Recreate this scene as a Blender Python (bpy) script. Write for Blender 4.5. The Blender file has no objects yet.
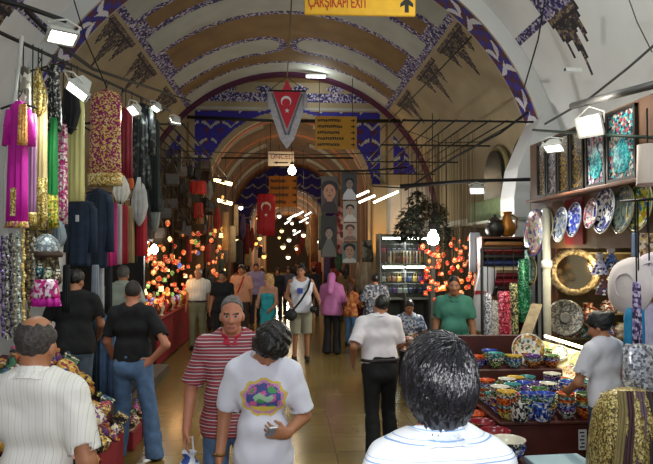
import bpy, math, random
import numpy as np
from mathutils import Vector, Matrix
R = math.radians
PI = math.pi
C = bpy.context.scene.collection
SC = bpy.context.scene
rnd = random.Random(7)

# ---------------------------------------------------------------- camera
FPX, CAMZ = 620.0, 2.1
YAW, PITCH = math.atan(38.5 / FPX), math.atan(18 / FPX)
cam_data = bpy.data.cameras.new('camera')
cam_data.sensor_width = 36.0
cam_data.lens = 36.0 * FPX / 653.0
cam_data.clip_start = 0.05
camera = bpy.data.objects.new('camera', cam_data)
C.objects.link(camera)
camera.location = (0, 0, CAMZ)
camera.rotation_euler = (R(90) + PITCH, 0, -YAW)
SC.camera = camera

# ---------------------------------------------------------------- world, exposure
world = bpy.data.worlds.new('world')
SC.world = world
world.use_nodes = True
world.node_tree.nodes['Background'].inputs[0].default_value = (0.62, 0.72, 0.9, 1)
world.node_tree.nodes['Background'].inputs[1].default_value = 0.55
SC.view_settings.view_transform = 'Standard'
SC.view_settings.look = 'None'
SC.view_settings.gamma = 1
SC.view_settings.use_curve_mapping = False
SC.view_settings.exposure = 0.0
SC.cycles.max_bounces = 5
SC.cycles.diffuse_bounces = 3
SC.cycles.glossy_bounces = 2
SC.cycles.transparent_max_bounces = 4
SC.cycles.sample_clamp_indirect = 2.5
SC.cycles.use_denoising = True
SC.cycles.caustics_reflective = False
SC.cycles.caustics_refractive = False

# ---------------------------------------------------------------- large lights
def light(kind, loc, power, col=(1, 1, 1), size=.1, target=None, spot=None):
    d = bpy.data.lights.new('light', kind)
    d.energy = power
    d.color = col
    if kind == 'AREA':
        d.size = size
    else:
        d.shadow_soft_size = size
    if spot:
        d.spot_size = R(spot)
        d.spot_blend = .6
    o = bpy.data.objects.new('lamp_or_fill_light', d)
    o.location = loc
    if target is not None:
        o.rotation_euler = (Vector(target) - Vector(loc)).to_track_quat('-Z', 'Y').to_euler()
    C.objects.link(o)
    return o
WARM, COOL, AMBER = (1, .78, .5), (.92, 1, .97), (1, .55, .22)
# the camera's own flash
light('SPOT', (.06, .02, 2.2), 165, (1, .98, 1), .04, (.2, 5, 1.7), 115)
# added fill lights high under the vault, no fittings, for the general fluorescent ambience
for ly, p, col in ((2.5, 175, COOL), (6.5, 75, COOL), (14.5, 48, (1, .97, .88)), (24, 42, WARM), (30, 22, WARM)):
    light('POINT', (1.7 if ly < 10 else .3, ly, 4.9), p, col, .35)

# ---------------------------------------------------------------- pixel -> point on a depth plane
_cy, _sy, _cp, _sp = math.cos(YAW), math.sin(YAW), math.cos(PITCH), math.sin(PITCH)
def at(u, v, Y):
    a, b = (u - 326.5) / FPX, (232 - v) / FPX
    y1, z1 = _cp - b * _sp, _sp + b * _cp
    x, y = a * _cy + y1 * _sy, -a * _sy + y1 * _cy
    k = Y / y
    return Vector((x * k, Y, CAMZ + z1 * k))
def onx(u, v, X):                                # point on a plane of constant x
    p = at(u, v, 1.0)
    return at(u, v, X / p.x)
def px(n, Y):
    return n * Y / FPX

# ---------------------------------------------------------------- colours and materials
def lin(c):
    if isinstance(c, str):
        c = tuple(int(c[i:i + 2], 16) for i in (1, 3, 5))
    out = []
    for v in c[:3]:
        v = v / 255.0
        out.append(v / 12.92 if v <= .04045 else ((v + .055) / 1.055) ** 2.4)
    return (*out, 1.0)
_mats = {}
def _base(name):
    m = bpy.data.materials.new(name)
    m.use_nodes = True
    nt = m.node_tree
    return m, nt, nt.nodes['Principled BSDF']
def _coord(nt, scale=(1, 1, 1), rot=(0, 0, 0), loc=(0, 0, 0)):
    tc = nt.nodes.new('ShaderNodeTexCoord')
    mp = nt.nodes.new('ShaderNodeMapping')
    mp.inputs['Scale'].default_value = scale
    mp.inputs['Rotation'].default_value = rot
    mp.inputs['Location'].default_value = loc
    nt.links.new(tc.outputs['Object'], mp.inputs[0])
    return mp.outputs[0]
def _ramp(nt, fac, pal, const=True):
    r = nt.nodes.new('ShaderNodeValToRGB')
    r.color_ramp.interpolation = 'CONSTANT' if const else 'LINEAR'
    e = r.color_ramp.elements
    n = len(pal)
    for i, c in enumerate(pal):
        p, c = c if isinstance(c, tuple) and len(c) == 2 else ((i / n if const else i / max(1, n - 1)), c)
        if i < 2:
            e[i].position, e[i].color = p, lin(c)
        else:
            el = e.new(p)
            el.color = lin(c)
    nt.links.new(fac, r.inputs[0])
    return r.outputs[0]
def _bump(nt, b, height, strength, dist=.01):
    n = nt.nodes.new('ShaderNodeBump')
    n.inputs['Strength'].default_value = strength
    n.inputs['Distance'].default_value = dist
    nt.links.new(height, n.inputs['Height'])
    nt.links.new(n.outputs[0], b.inputs['Normal'])
def M(col, rough=.65, metal=0.0, var=.0, scale=8.0, bump=0.0, emit=0.0, spec=None, stretch=(1, 1, 1)):
    """plain colour with noise mottling and bump"""
    key = ('M', str(col), rough, metal, var, scale, bump, emit, spec, stretch)
    if key in _mats:
        return _mats[key]
    m, nt, b = _base('plain')
    b.inputs['Roughness'].default_value = rough
    b.inputs['Metallic'].default_value = metal
    if spec is not None:
        b.inputs['Specular IOR Level'].default_value = spec
    L = lin(col)
    b.inputs['Base Color'].default_value = L
    if emit:
        b.inputs['Emission Color'].default_value = L
        b.inputs['Emission Strength'].default_value = emit
    if var or bump:
        n = nt.nodes.new('ShaderNodeTexNoise')
        n.inputs['Scale'].default_value = scale
        n.inputs['Detail'].default_value = 5
        nt.links.new(_coord(nt, stretch), n.inputs['Vector'])
        if var:
            r = nt.nodes.new('ShaderNodeValToRGB')
            r.color_ramp.elements[0].position, r.color_ramp.elements[1].position = .3, .7
            r.color_ramp.elements[0].color = tuple(x * (1 - var) for x in L[:3]) + (1,)
            r.color_ramp.elements[1].color = tuple(min(1, x * (1 + var)) for x in L[:3]) + (1,)
            nt.links.new(n.outputs[0], r.inputs[0])
            nt.links.new(r.outputs[0], b.inputs['Base Color'])
        if bump:
            _bump(nt, b, n.outputs[0], bump, .02)
    _mats[key] = m
    return m
def SPK(pal, scale=30.0, rough=.5, metal=0.0, bump=0.0, stretch=(1, 1, 1), emit=0.0, rot=(0, 0, 0)):
    """cells of a few colours: sequins, beads, glaze patterns, mosaic"""
    key = ('S', tuple(map(str, pal)), scale, rough, metal, bump, stretch, emit, rot)
    if key in _mats:
        return _mats[key]
    m, nt, b = _base('speckle')
    v = nt.nodes.new('ShaderNodeTexVoronoi')
    v.inputs['Scale'].default_value = scale
    nt.links.new(_coord(nt, stretch, rot), v.inputs['Vector'])
    s = nt.nodes.new('ShaderNodeSeparateColor')
    nt.links.new(v.outputs['Color'], s.inputs[0])
    col = _ramp(nt, s.outputs[0], pal)
    nt.links.new(col, b.inputs['Base Color'])
    b.inputs['Roughness'].default_value = rough
    b.inputs['Metallic'].default_value = metal
    if emit:
        nt.links.new(col, b.inputs['Emission Color'])
        b.inputs['Emission Strength'].default_value = emit
    if bump:
        _bump(nt, b, s.outputs[1], bump, .012)
    _mats[key] = m
    return m
def STR(pal, period, axis=2, rough=.7, warp=0.0):
    """stripes along an axis; pal = [(pos, colour)...]"""
    key = ('T', tuple(map(str, pal)), period, axis, rough, warp)
    if key in _mats:
        return _mats[key]
    m, nt, b = _base('stripe')
    sep = nt.nodes.new('ShaderNodeSeparateXYZ')
    nt.links.new(_coord(nt), sep.inputs[0])
    d = nt.nodes.new('ShaderNodeMath')
    d.operation = 'DIVIDE'
    d.inputs[1].default_value = period
    nt.links.new(sep.outputs[axis], d.inputs[0])
    f = nt.nodes.new('ShaderNodeMath')
    f.operation = 'FRACT'
    nt.links.new(d.outputs[0], f.inputs[0])
    nt.links.new(_ramp(nt, f.outputs[0], pal), b.inputs['Base Color'])
    b.inputs['Roughness'].default_value = rough
    _mats[key] = m
    return m
def RING(pal, radius, spk, scale=40.0, rough=.25, axis=2):
    """glazed plate: rings by distance from the axis, each ring plain or cut into cells; pal = [(r, colour)], spk = second palette mixed in"""
    key = ('R', tuple(map(str, pal)), radius, tuple(map(str, spk)), scale, rough)
    if key in _mats:
        return _mats[key]
    m, nt, b = _base('glaze')
    co = _coord(nt)
    ml = nt.nodes.new('ShaderNodeVectorMath')
    ml.operation = 'MULTIPLY'
    ml.inputs[1].default_value = (1 / radius, 1 / radius, 0)
    nt.links.new(co, ml.inputs[0])
    ln = nt.nodes.new('ShaderNodeVectorMath')
    ln.operation = 'LENGTH'
    nt.links.new(ml.outputs[0], ln.inputs[0])
    a = _ramp(nt, ln.outputs['Value'], pal)
    v = nt.nodes.new('ShaderNodeTexVoronoi')
    v.inputs['Scale'].default_value = scale
    nt.links.new(co, v.inputs['Vector'])
    s = nt.nodes.new('ShaderNodeSeparateColor')
    nt.links.new(v.outputs['Color'], s.inputs[0])
    c2 = _ramp(nt, s.outputs[0], spk)
    g = nt.nodes.new('ShaderNodeMath')
    g.operation = 'GREATER_THAN'
    g.inputs[1].default_value = .4
    nt.links.new(s.outputs[1], g.inputs[0])
    mx = nt.nodes.new('ShaderNodeMix')
    mx.data_type = 'RGBA'
    nt.links.new(g.outputs[0], mx.inputs['Factor'])
    nt.links.new(a, mx.inputs['A'])
    nt.links.new(c2, mx.inputs['B'])
    nt.links.new(mx.outputs['Result'], b.inputs['Base Color'])
    b.inputs['Roughness'].default_value = rough
    _mats[key] = m
    return m
def EM(col, s):
    return M(col, .4, emit=s)

# ---------------------------------------------------------------- mesh builder
def basis(d):
    d = Vector(d).normalized()
    u = d.orthogonal().normalized()
    return u, d.cross(u), d
class MB:
    def __init__(s):
        s.v, s.f, s.m, s.sm = [], [], [], []
    def add(s, vs, fs, slot=0, smooth=False):
        o = len(s.v)
        s.v += [tuple(x) for x in vs]
        s.f += [tuple(i + o for i in f) for f in fs]
        s.m += [slot] * len(fs)
        s.sm += [smooth] * len(fs)
        return s
    def box(s, c, sz, slot=0, rz=0, rx=0, ry=0, taper=1.0, bev=0.0):
        hx, hy, hz = (q / 2 for q in sz)
        M_ = Matrix.Rotation(rz, 3, 'Z') @ Matrix.Rotation(ry, 3, 'Y') @ Matrix.Rotation(rx, 3, 'X')
        c = Vector(c)
        if bev <= 0:
            vs = [(x * (taper if z > 0 else 1), y * (taper if z > 0 else 1), z) for z in (-hz, hz) for y in (-hy, hy) for x in (-hx, hx)]
            fs = [(0, 2, 3, 1), (4, 5, 7, 6), (0, 1, 5, 4), (2, 6, 7, 3), (0, 4, 6, 2), (1, 3, 7, 5)]
        else:
            b = min(bev, hx * .9, hy * .9, hz * .9)
            vs, fs = [], []
            rings = [(-hz, b), (-hz + b, 0), (hz - b, 0), (hz, b)]
            for z, i in rings:
                x, y = hx - i, hy - i
                bb = b if i == 0 else b * .4
                vs += [(-x + bb, -y, z), (x - bb, -y, z), (x, -y + bb, z), (x, y - bb, z), (x - bb, y, z), (-x + bb, y, z), (-x, y - bb, z), (-x, -y + bb, z)]
            for k in range(3):
                for i in range(8):
                    j = (i + 1) % 8
                    fs.append((k * 8 + i, k * 8 + j, k * 8 + 8 + j, k * 8 + 8 + i))
            fs += [tuple(reversed(range(8))), tuple(range(24, 32))]
        return s.add([c + M_ @ Vector(v) for v in vs], fs, slot)
    def tube(s, pts, r, n=8, slot=0, cap=True, closed=False):
        pts = [Vector(p) for p in pts]
        rs = r if isinstance(r, (list, tuple)) else [r] * len(pts)
        vs, fs = [], []
        u = None
        N = len(pts)
        for i, p in enumerate(pts):
            if closed:
                t = pts[(i + 1) % N] - pts[i - 1]
            else:
                t = pts[min(i + 1, N - 1)] - pts[max(i - 1, 0)]
            t = t.normalized() if t.length > 1e-9 else Vector((0, 0, 1))
            if u is None:
                u = t.orthogonal().normalized()
            u = (u - t * u.dot(t))
            u = u.normalized() if u.length > 1e-6 else t.orthogonal().normalized()
            w = t.cross(u)
            for k in range(n):
                a = 2 * PI * k / n
                vs.append(p + (u * math.cos(a) + w * math.sin(a)) * rs[i])
        for i in range(N if closed else N - 1):
            j = (i + 1) % N
            for k in range(n):
                l = (k + 1) % n
                fs.append((i * n + k, i * n + l, j * n + l, j * n + k))
        if cap and not closed:
            fs += [tuple(reversed(range(n))), tuple(range((N - 1) * n, N * n))]
        return s.add(vs, fs, slot, n > 5)
    def lathe(s, prof, c=(0, 0, 0), n=24, slot=0, axis=(0, 0, 1), sx=1.0, slots=None, ripple=None):
        """prof: [(r, z)] revolved about axis through c"""
        if tuple(axis) == (0, 0, 1):
            u, w, d = Vector((1, 0, 0)), Vector((0, 1, 0)), Vector((0, 0, 1))
        else:
            u, w, d = basis(axis)
        c = Vector(c)
        vs, fs = [], []
        for r, z in prof:
            for k in range(n):
                a = 2 * PI * k / n
                rr = max(r, 1e-4) * (1 + (ripple[1] * math.cos(ripple[0] * a) if ripple else 0))
                vs.append(c + u * (rr * math.cos(a) * sx) + w * (rr * math.sin(a)) + d * z)
        o = len(s.f)
        for i in range(len(prof) - 1):
            for k in range(n):
                l = (k + 1) % n
                fs.append((i * n + k, i * n + l, (i + 1) * n + l, (i + 1) * n + k))
        s.add(vs, fs, slot, True)
        if slots:
            for i in range(len(prof) - 1):
                for k in range(n):
                    s.m[o + i * n + k] = slots[i]
        return s
    def ball(s, c, r, slot=0, n=12, rings=8):
        r = r if isinstance(r, (tuple, list)) else (r, r, r)
        c = Vector(c)
        vs, fs = [], []
        for i in range(rings + 1):
            t = PI * i / rings
            for k in range(n):
                a = 2 * PI * k / n
                q = max(math.sin(t), 1e-3)
                vs.append(c + Vector((r[0] * q * math.cos(a), r[1] * q * math.sin(a), -r[2] * math.cos(t))))
        for i in range(rings):
            for k in range(n):
                l = (k + 1) % n
                fs.append((i * n + k, i * n + l, (i + 1) * n + l, (i + 1) * n + k))
        return s.add(vs, fs, slot, True)
    def grid(s, fn, nu, nv, slot=0, slotfn=None, smooth=True, flip=False, wrapu=False):
        """fn(a, b) -> point, a, b in 0..1"""
        vs = [fn(i / nu, j / nv) for j in range(nv + 1) for i in range(nu + 1)]
        fs, ms = [], []
        for j in range(nv):
            for i in range(nu):
                q = (j * (nu + 1) + i, j * (nu + 1) + i + 1, (j + 1) * (nu + 1) + i + 1, (j + 1) * (nu + 1) + i)
                fs.append(tuple(reversed(q)) if flip else q)
                ms.append(slotfn((i + .5) / nu, (j + .5) / nv) if slotfn else slot)
        o = len(s.f)
        s.add(vs, fs, slot, smooth)
        s.m[o:] = ms
        return s
    def prism(s, outline, y0, y1, slot=0, plane='XZ', at_=(0, 0, 0), slot2=None):
        """closed outline (list of 2D) extruded between y0 and y1"""
        n = len(outline)
        A = Vector(at_)
        def P(p, y):
            if plane == 'XZ':
                return A + Vector((p[0], y, p[1]))
            if plane == 'YZ':
                return A + Vector((y, p[0], p[1]))
            return A + Vector((p[0], p[1], y))
        vs = [P(p, y0) for p in outline] + [P(p, y1) for p in outline]
        fs = [tuple(range(n)), tuple(reversed(range(n, 2 * n)))]
        s.add(vs, fs, slot)
        return s.add(vs, [(i, i + n, (i + 1) % n + n, (i + 1) % n) for i in range(n)], slot if slot2 is None else slot2)
    def build(s, name, mats, parent=None, loc=None, rot=None):
        me = bpy.data.meshes.new(name)
        me.from_pydata(s.v, [], s.f)
        for m in (mats if isinstance(mats, (list, tuple)) else [mats]):
            me.materials.append(m)
        me.polygons.foreach_set('material_index', s.m)
        me.polygons.foreach_set('use_smooth', s.sm)
        me.update()
        o = bpy.data.objects.new(name, me)
        C.objects.link(o)
        if parent:
            o.parent = parent
        if loc is not None:
            o.location = loc
        if rot is not None:
            o.rotation_euler = rot
        return o
def tag(o, label=None, cat=None, group=None, kind=None):
    if label:
        o['label'] = label
    if cat:
        o['category'] = cat
    if group:
        o['group'] = group
    if kind:
        o['kind'] = kind
    return o
def thing(name, label, cat, loc=(0, 0, 0), rz=0.0, group=None, rot=None):
    o = bpy.data.objects.new(name, None)
    o.empty_display_size = .1
    C.objects.link(o)
    o.location = loc
    o.rotation_euler = rot if rot is not None else (0, 0, rz)
    return tag(o, label, cat, group)
def dup(root, loc, rot=None, label=None, group=None, scale=None):
    r = root.copy()
    C.objects.link(r)
    r.location = loc
    if rot is not None:
        r.rotation_euler = rot
    if label:
        r['label'] = label
    if group:
        r['group'] = group
    if scale:
        r.scale = scale
    for ch in [o for o in bpy.data.objects if o.parent == root]:
        c = ch.copy()
        C.objects.link(c)
        c.parent = r
        for g in [o for o in bpy.data.objects if o.parent == ch]:
            d = g.copy()
            C.objects.link(d)
            d.parent = c
    return r
def struct(o):
    return tag(o, kind='structure')
_fm = {}
def text_mesh(txt, size, depth, mat, name, parent, loc, rot, align='CENTER'):
    cu = bpy.data.curves.new('txt', 'FONT')
    cu.body = txt
    cu.size = size
    cu.extrude = depth
    cu.align_x = align
    cu.align_y = 'CENTER'
    to = bpy.data.objects.new('txt', cu)
    C.objects.link(to)
    bpy.context.view_layer.update()
    me = bpy.data.meshes.new_from_object(to.evaluated_get(bpy.context.evaluated_depsgraph_get()))
    bpy.data.objects.remove(to)
    me.materials.clear()
    me.materials.append(mat)
    o = bpy.data.objects.new(name, me)
    C.objects.link(o)
    o.parent = parent
    o.location = loc
    o.rotation_euler = rot
    return o
# ================================================================ THE SETTING
VR, VZ = 4.55, 2.9                       # vault radius and springing height
TAN, MUST, WHT, BLU, DRK, PURP, WHT2 = range(7)
m_tan = M('#97886a', .85, var=.16, scale=1.2)
m_must = M('#755a34', .8, var=.18, scale=2.0)
m_greywhite = M('#9fa096', .8, var=.12, scale=1.5)
m_white = M('#d9d9d6', .85, var=.07, scale=1.3, bump=.05)
m_arab = SPK(['#2a2560', '#b9b2b4', '#3a3058', '#8c84a8', '#241f4a'], 24, .8)
m_dark = SPK(['#3a2e28', '#6a5a44', '#2a2430', '#857458', '#4a3a4c'], 22, .8)
m_purp = SPK(['#221a78', '#2a1c86', '#5c1a3c', '#241a70', '#30208c'], 5.5, .75)
m_plaster = M('#c9c8c2', .9, var=.13, scale=2.2, bump=.2)
m_brown = M('#6f5237', .85, var=.2, scale=2)
m_rust = M('#a35a26', .8, var=.2, scale=3)
VM = [m_tan, m_must, m_greywhite, m_arab, m_dark, m_purp, m_white, M('#1f1a22', .8)]

def lambrequin(th, y, yc, th0, w):       # hanging group of painted triangles under the panel line: 0 none, 1 body, 2 edge
    d, q = th - th0, (y - yc) / w
    if d < 0 or abs(q) > 1.05:
        return 0
    if d < 1.6:
        return 2 if d > 1.1 or abs(q) > .98 else 1
    best = 0
    for c, hw, dep in ((0, .36, 11.5), (-.62, .3, 6.5), (.62, .3, 6.5), (-.31, .16, 4.2), (.31, .16, 4.2)):
        e = 1 - abs(q - c) / hw - (d - 1.6) / dep
        if e > 0:
            best = max(best, 2 if e < .16 or .42 < e < .5 else 1)
    return best
def bay_paint(th, y):                    # the ochre bay: th degrees from the crown, y metres along the street
    a = abs(th)
    if a > 41.5:
        for yc in (11.8, 13.9, 16.6):
            k = lambrequin(a, y, yc, 42.5, .78)
            if k:
                return DRK if k == 1 else 7
        return TAN
    if a > 39.5:
        return BLU
    def slot(y0, y1, tip, inner):        # round-ended slot with an arabesque border
        t = a - tip
        m, h = (y0 + y1) / 2, (y1 - y0) / 2
        if t < 0:
            q = math.hypot((y - m) / h, t * .08 / h)
        else:
            q = abs(y - m) / h
        b = 1 - .2 / h
        return inner if q < b else (BLU if q < 1 else None)
    if y < 11.0:
        return TAN
    if y < 11.75:
        return WHT if a > -1 else TAN
    for y0, y1, tip, inner in ((11.75, 12.75, 10, MUST), (15.35, 16.75, 9, WHT)):
        if y0 <= y <= y1:
            q = slot(y0, y1, tip, inner)
            return MUST if q is None else (BLU if a > 37 and inner == MUST else q)
    if 12.75 < y < 13.75:
        return WHT
    if 13.75 <= y < 13.95:
        return BLU
    if 13.95 <= y < 15.35:
        return BLU if a > 37 else MUST
    if 16.75 < y < 17.45:
        return MUST
    if 17.45 <= y < 17.6:
        return BLU
    return WHT
def bay0_paint(th, y):                   # the white bay nearest the camera
    a = abs(th)
    if a > 56:
        for yc in (3.4, 5.6, 8.72):
            k = lambrequin(a, y, yc, 56, .4)
            if k:
                return DRK if k == 1 else 7
        return WHT2
    if a > 54 or (8.9 < y < 9.15) or (6.3 < y < 6.6):
        return BLU
    if 6.6 <= y <= 8.9:
        return MUST if 6.9 < y < 8.6 and a < 51 else BLU
    return WHT2
def vault(name, y0, y1, r, paint, dy=.06, dth=.8):
    mb = MB()
    nu, nv = int(180 / dth), max(1, int((y1 - y0) / dy))
    def P(a, b):
        t = R(-90 + 180 * a)
        return (r * math.sin(t), y0 + (y1 - y0) * b, VZ + r * math.cos(t))
    mb.grid(P, nu, nv, slotfn=lambda a, b: paint(-90 + 180 * a, y0 + (y1 - y0) * b))
    return struct(mb.build(name, VM))
vault('ceiling_near', -3, 10.26, VR + .22, bay0_paint, .06, .6)
vault('ceiling_ochre', 10.9, 18.5, VR, bay_paint, .045, .5)

def ring_rib(name, y0, y1, r_in, r_out, mats, soffit=None, nth=180):
    mb = MB()
    def pt(r, t, y):
        return (r * math.sin(t), y, VZ + r * math.cos(t))
    ny = max(1, int((y1 - y0) / .026))
    mb.grid(lambda a, b: pt(r_in, R(-90 + 180 * a), y0 + (y1 - y0) * b), nth * 4, ny, slotfn=lambda a, b: soffit(-90 + 180 * a, b) if soffit else 0)
    for y, fl in ((y0, True), (y1, False)):
        mb.grid(lambda a, b: pt(r_in + (r_out - r_in) * b, R(-90 + 180 * a), y), nth, 4, slot=1, flip=fl)
    return struct(mb.build(name, mats))
def leaf_paint(th, b):
    # white split leaves on a purple ground with tan edge lines
    if b < .07 or b > .93:
        return 2
    for k in range(-15, 14):
        t0 = k * 6.4 + (1.5 if k % 2 else 0) + 7
        for sx, bc in (((1, .36), (-1, .7)) if k % 2 else ((-1, .3), (1, .62))):
            dx, dy = (th - t0) * .0785, (b - bc) * .64
            an_ = (.55 if k % 2 else 1.1) * sx
            c, s_ = math.cos(an_), math.sin(an_)
            p, q = dx * c + dy * s_, -dx * s_ + dy * c
            q -= .35 * p * p / .2
            if abs(q) < .062 * (1 - (p / .2) ** 2) and abs(p) < .2:
                return 3
    return 0 if (int(th * .55 + 100) + int(b * 3)) % 2 else 4
m_violet = M('#241c86', .7, var=.25, scale=6)
m_wine = M('#4a1538', .7, var=.25, scale=6)
m_leaf = M('#cfcfd6', .8)
ring_rib('trim_1', 10.26, 10.9, 4.5, VR + .26, [m_violet, m_white, M('#a89a80', .8), m_leaf, m_wine], leaf_paint)
ring_rib('trim_2', 18.5, 18.95, 4.5, VR + .1, [m_wine, m_wine], None)

# cross wall with the smaller arch: painted front
AR, AZ = 2.47, 3.74
def cross_paint(x, z):
    ax, r = abs(x), math.hypot(x, z - AZ)
    if z > AZ and r < AR + .16:
        return 0
    if z > AZ and r < AR + .26:
        return 2
    if z > 6.95:
        if abs(((x + 20) % 1.1) - .55) < .3 * (1 - abs(z - 7.06) / .14) and z < 7.2:
            return 3
        return 1 if z > 7.25 else 0
    if z > 6.58:
        return 3 if 6.63 < z < 6.92 else 0
    if z > 6.35:
        return 0 if z > 6.47 or z < 6.4 else 4
    if z < 4.1:
        return 5 if x > 0 else 7
    if 2.85 < ax < 3.25:
        return 0 if abs(ax - 3.05) > .05 or z > 6 else 1
    if ax > 3.25 and (math.hypot(x, z - VZ) > 4.28 or z < 4.45 or abs(z - 6.35 + (ax - 3.25) * 1.5) < .09):
        return 0
    row = z / .52
    zz = (row % 1) * .52
    off = .26 if int(row) % 2 else 0
    c = abs(((x + off + 30) % .62) - .31)
    w = .10 + .20 * (1 - (c / .31) ** 2)
    if abs(zz - w) < .045 and c > .05:
        return 4
    return 2 if int(x * 7 + 90) % 3 or int(z * 6) % 2 else 6
CMATS = [m_tan, m_must, m_violet, m_arab, m_greywhite, m_plaster, m_wine, M('#2e241c', .9, var=.3)]
mb = MB()
NX, NZ, y0c = 220, 185, 19.0
for i in range(NX):
    for j in range(NZ):
        xa, xb = -4.6 + 9.2 * i / NX, -4.6 + 9.2 * (i + 1) / NX
        za, zb = 7.5 * j / NZ, 7.5 * (j + 1) / NZ
        xc, zc = (xa + xb) / 2, (za + zb) / 2
        if (abs(xc) < AR and zc < AZ) or math.hypot(xc, zc - AZ) < AR:
            continue
        mb.add([(xa, y0c, za), (xb, y0c, za), (xb, y0c, zb), (xa, y0c, zb)], [(0, 1, 2, 3)], cross_paint(xc, zc))
struct(mb.build('wall_cross', CMATS))
# jambs and stepped rings of the smaller arch and the tunnel behind it
def arch_shell(name, y0, y1, r, zc, mats, paint=None, dth=4, dy=.5):
    mb = MB()
    pts = [(-r, 0), (-r, zc * .5), (-r, zc)] + [(r * math.sin(R(t)), zc + r * math.cos(R(t))) for t in range(-90, 91, dth)] + [(r, zc * .5), (r, 0)]
    ny = max(1, int((y1 - y0) / dy))
    for i in range(len(pts) - 1):
        (xa, za), (xb, zb) = pts[i], pts[i + 1]
        t = math.degrees(math.atan2((xa + xb) / 2, (za + zb) / 2 - zc))
        for k in range(ny):
            ya, yb = y0 + (y1 - y0) * k / ny, y0 + (y1 - y0) * (k + 1) / ny
            mb.add([(xa, ya, za), (xb, ya, zb), (xb, yb, zb), (xa, yb, za)], [(0, 1, 2, 3)], paint(t, (ya + yb) / 2) if paint else 0, True)
    return mb.build(name, mats)
struct(arch_shell('trim_3', 19.0, 19.7, AR, AZ, [m_tan, m_wine, m_rust], lambda t, y: 2 if y > 19.45 else (1 if y > 19.2 else 0), dy=.1))
def step(name, y, ra, rb, m):
    mb = MB()
    pts = [(t, math.sin(R(t)), math.cos(R(t))) for t in range(-90, 91, 4)]
    for i in range(len(pts) - 1):
        _, sa, ca = pts[i]
        _, sb, cb = pts[i + 1]
        mb.add([(ra * sa, y, AZ + ra * ca), (rb * sa, y, AZ + rb * ca), (rb * sb, y, AZ + rb * cb), (ra * sb, y, AZ + ra * cb)], [(0, 1, 2, 3)])
    return struct(mb.build(name, m))
def tunnel_paint(t, y):
    k = (y - 19.7) % 4.0
    a = abs(t)
    if k < .5:
        return 2
    if k < .62 or k > 3.88:
        return 3
    if 1.4 < k < 2.3 and 18 < a < 64:
        return 1
    if 1.25 < k < 2.45 and 14 < a < 68:
        return 3
    return 0
struct(arch_shell('ceiling_tunnel', 19.7, 33.0, AR + .35, AZ, [m_brown, m_greywhite, m_rust, m_dark, m_tan], tunnel_paint, 3, .12))
step('trim_4', 19.7, AR, AR + .35, m_rust)
# second cross wall farther on
mb = MB()
for i in range(90):
    for j in range(110):
        xa, xb = -3.0 + 6.0 * i / 90, -3.0 + 6.0 * (i + 1) / 90
        za, zb = 6.7 * j / 110, 6.7 * (j + 1) / 110
        xc, zc = (xa + xb) / 2, (za + zb) / 2
        if (abs(xc) < 2.0 and zc < 3.3) or math.hypot(xc, zc - 3.3) < 2.0:
            continue
        r = math.hypot(xc, zc - 3.3)
        s_ = 6 if zc < 3.6 else 0 if r < 2.12 else (4 if abs(((zc * 3 + abs(math.sin(xc * 5)) * .6) % 1.6) - .8) < .12 else 2)
        mb.add([(xa, 33, za), (xb, 33, za), (xb, 33, zb), (xa, 33, zb)], [(0, 1, 2, 3)], s_)
struct(mb.build('wall_cross_far', CMATS))
struct(arch_shell('ceiling_far', 33.0, 62.0, 2.0, 3.3, [m_brown, m_greywhite, m_rust, m_dark], lambda t, y: 2 if (y % 4) < .8 else (1 if (y % 4) < 1.2 and 20 < abs(t) < 60 else 0), 6, .4))
struct(MB().box((0, 62.1, 3), (6, .2, 6)).build('wall_far', M('#4a4038', .9, var=.3)))

# floor: worn polished tan tiles
mb = MB()
mb.add([(-9, -5, 0), (9, -5, 0), (9, 63, 0), (-9, 63, 0)], [(0, 1, 2, 3)])
mf, nt, b = _base('floor_tiles')
br = nt.nodes.new('ShaderNodeTexBrick')
br.offset = 0
br.inputs['Color1'].default_value = lin('#84713f')
br.inputs['Color2'].default_value = lin('#796636')
br.inputs['Mortar'].default_value = lin('#64532e')
br.inputs['Scale'].default_value = 1.0
br.inputs['Mortar Size'].default_value = .006
br.inputs['Brick Width'].default_value = .5
br.inputs['Row Height'].default_value = .5
nt.links.new(_coord(nt), br.inputs['Vector'])
nz = nt.nodes.new('ShaderNodeTexNoise')
nz.inputs['Scale'].default_value = 1.3
nz.inputs['Detail'].default_value = 6
nt.links.new(_coord(nt), nz.inputs['Vector'])
mx = nt.nodes.new('ShaderNodeMix')
mx.data_type, mx.blend_type = 'RGBA', 'MULTIPLY'
mx.inputs['Factor'].default_value = .6
nt.links.new(br.outputs[0], mx.inputs['A'])
nt.links.new(_ramp(nt, nz.outputs[0], [(.3, '#b0a080'), (.7, '#ffffff')], False), mx.inputs['B'])
nt.links.new(mx.outputs['Result'], b.inputs['Base Color'])
b.inputs['Roughness'].default_value = .2
struct(mb.build('floor', mf))

# side walls under the vault, piers, raised shop floors
def wallbox(name, x0, x1, y0, y1, z0, z1, m):
    return struct(MB().box(((x0 + x1) / 2, (y0 + y1) / 2, (z0 + z1) / 2), (abs(x1 - x0), abs(y1 - y0), z1 - z0)).build(name, m))
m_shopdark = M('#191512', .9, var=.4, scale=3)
wallbox('wall_left', -5.0, -4.77, -3, 10.3, 0, VZ + .05, m_plaster)
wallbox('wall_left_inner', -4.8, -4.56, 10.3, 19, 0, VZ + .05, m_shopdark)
wallbox('wall_right', 4.77, 5.0, -3, 10.3, 0, VZ + .05, m_plaster)
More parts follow.
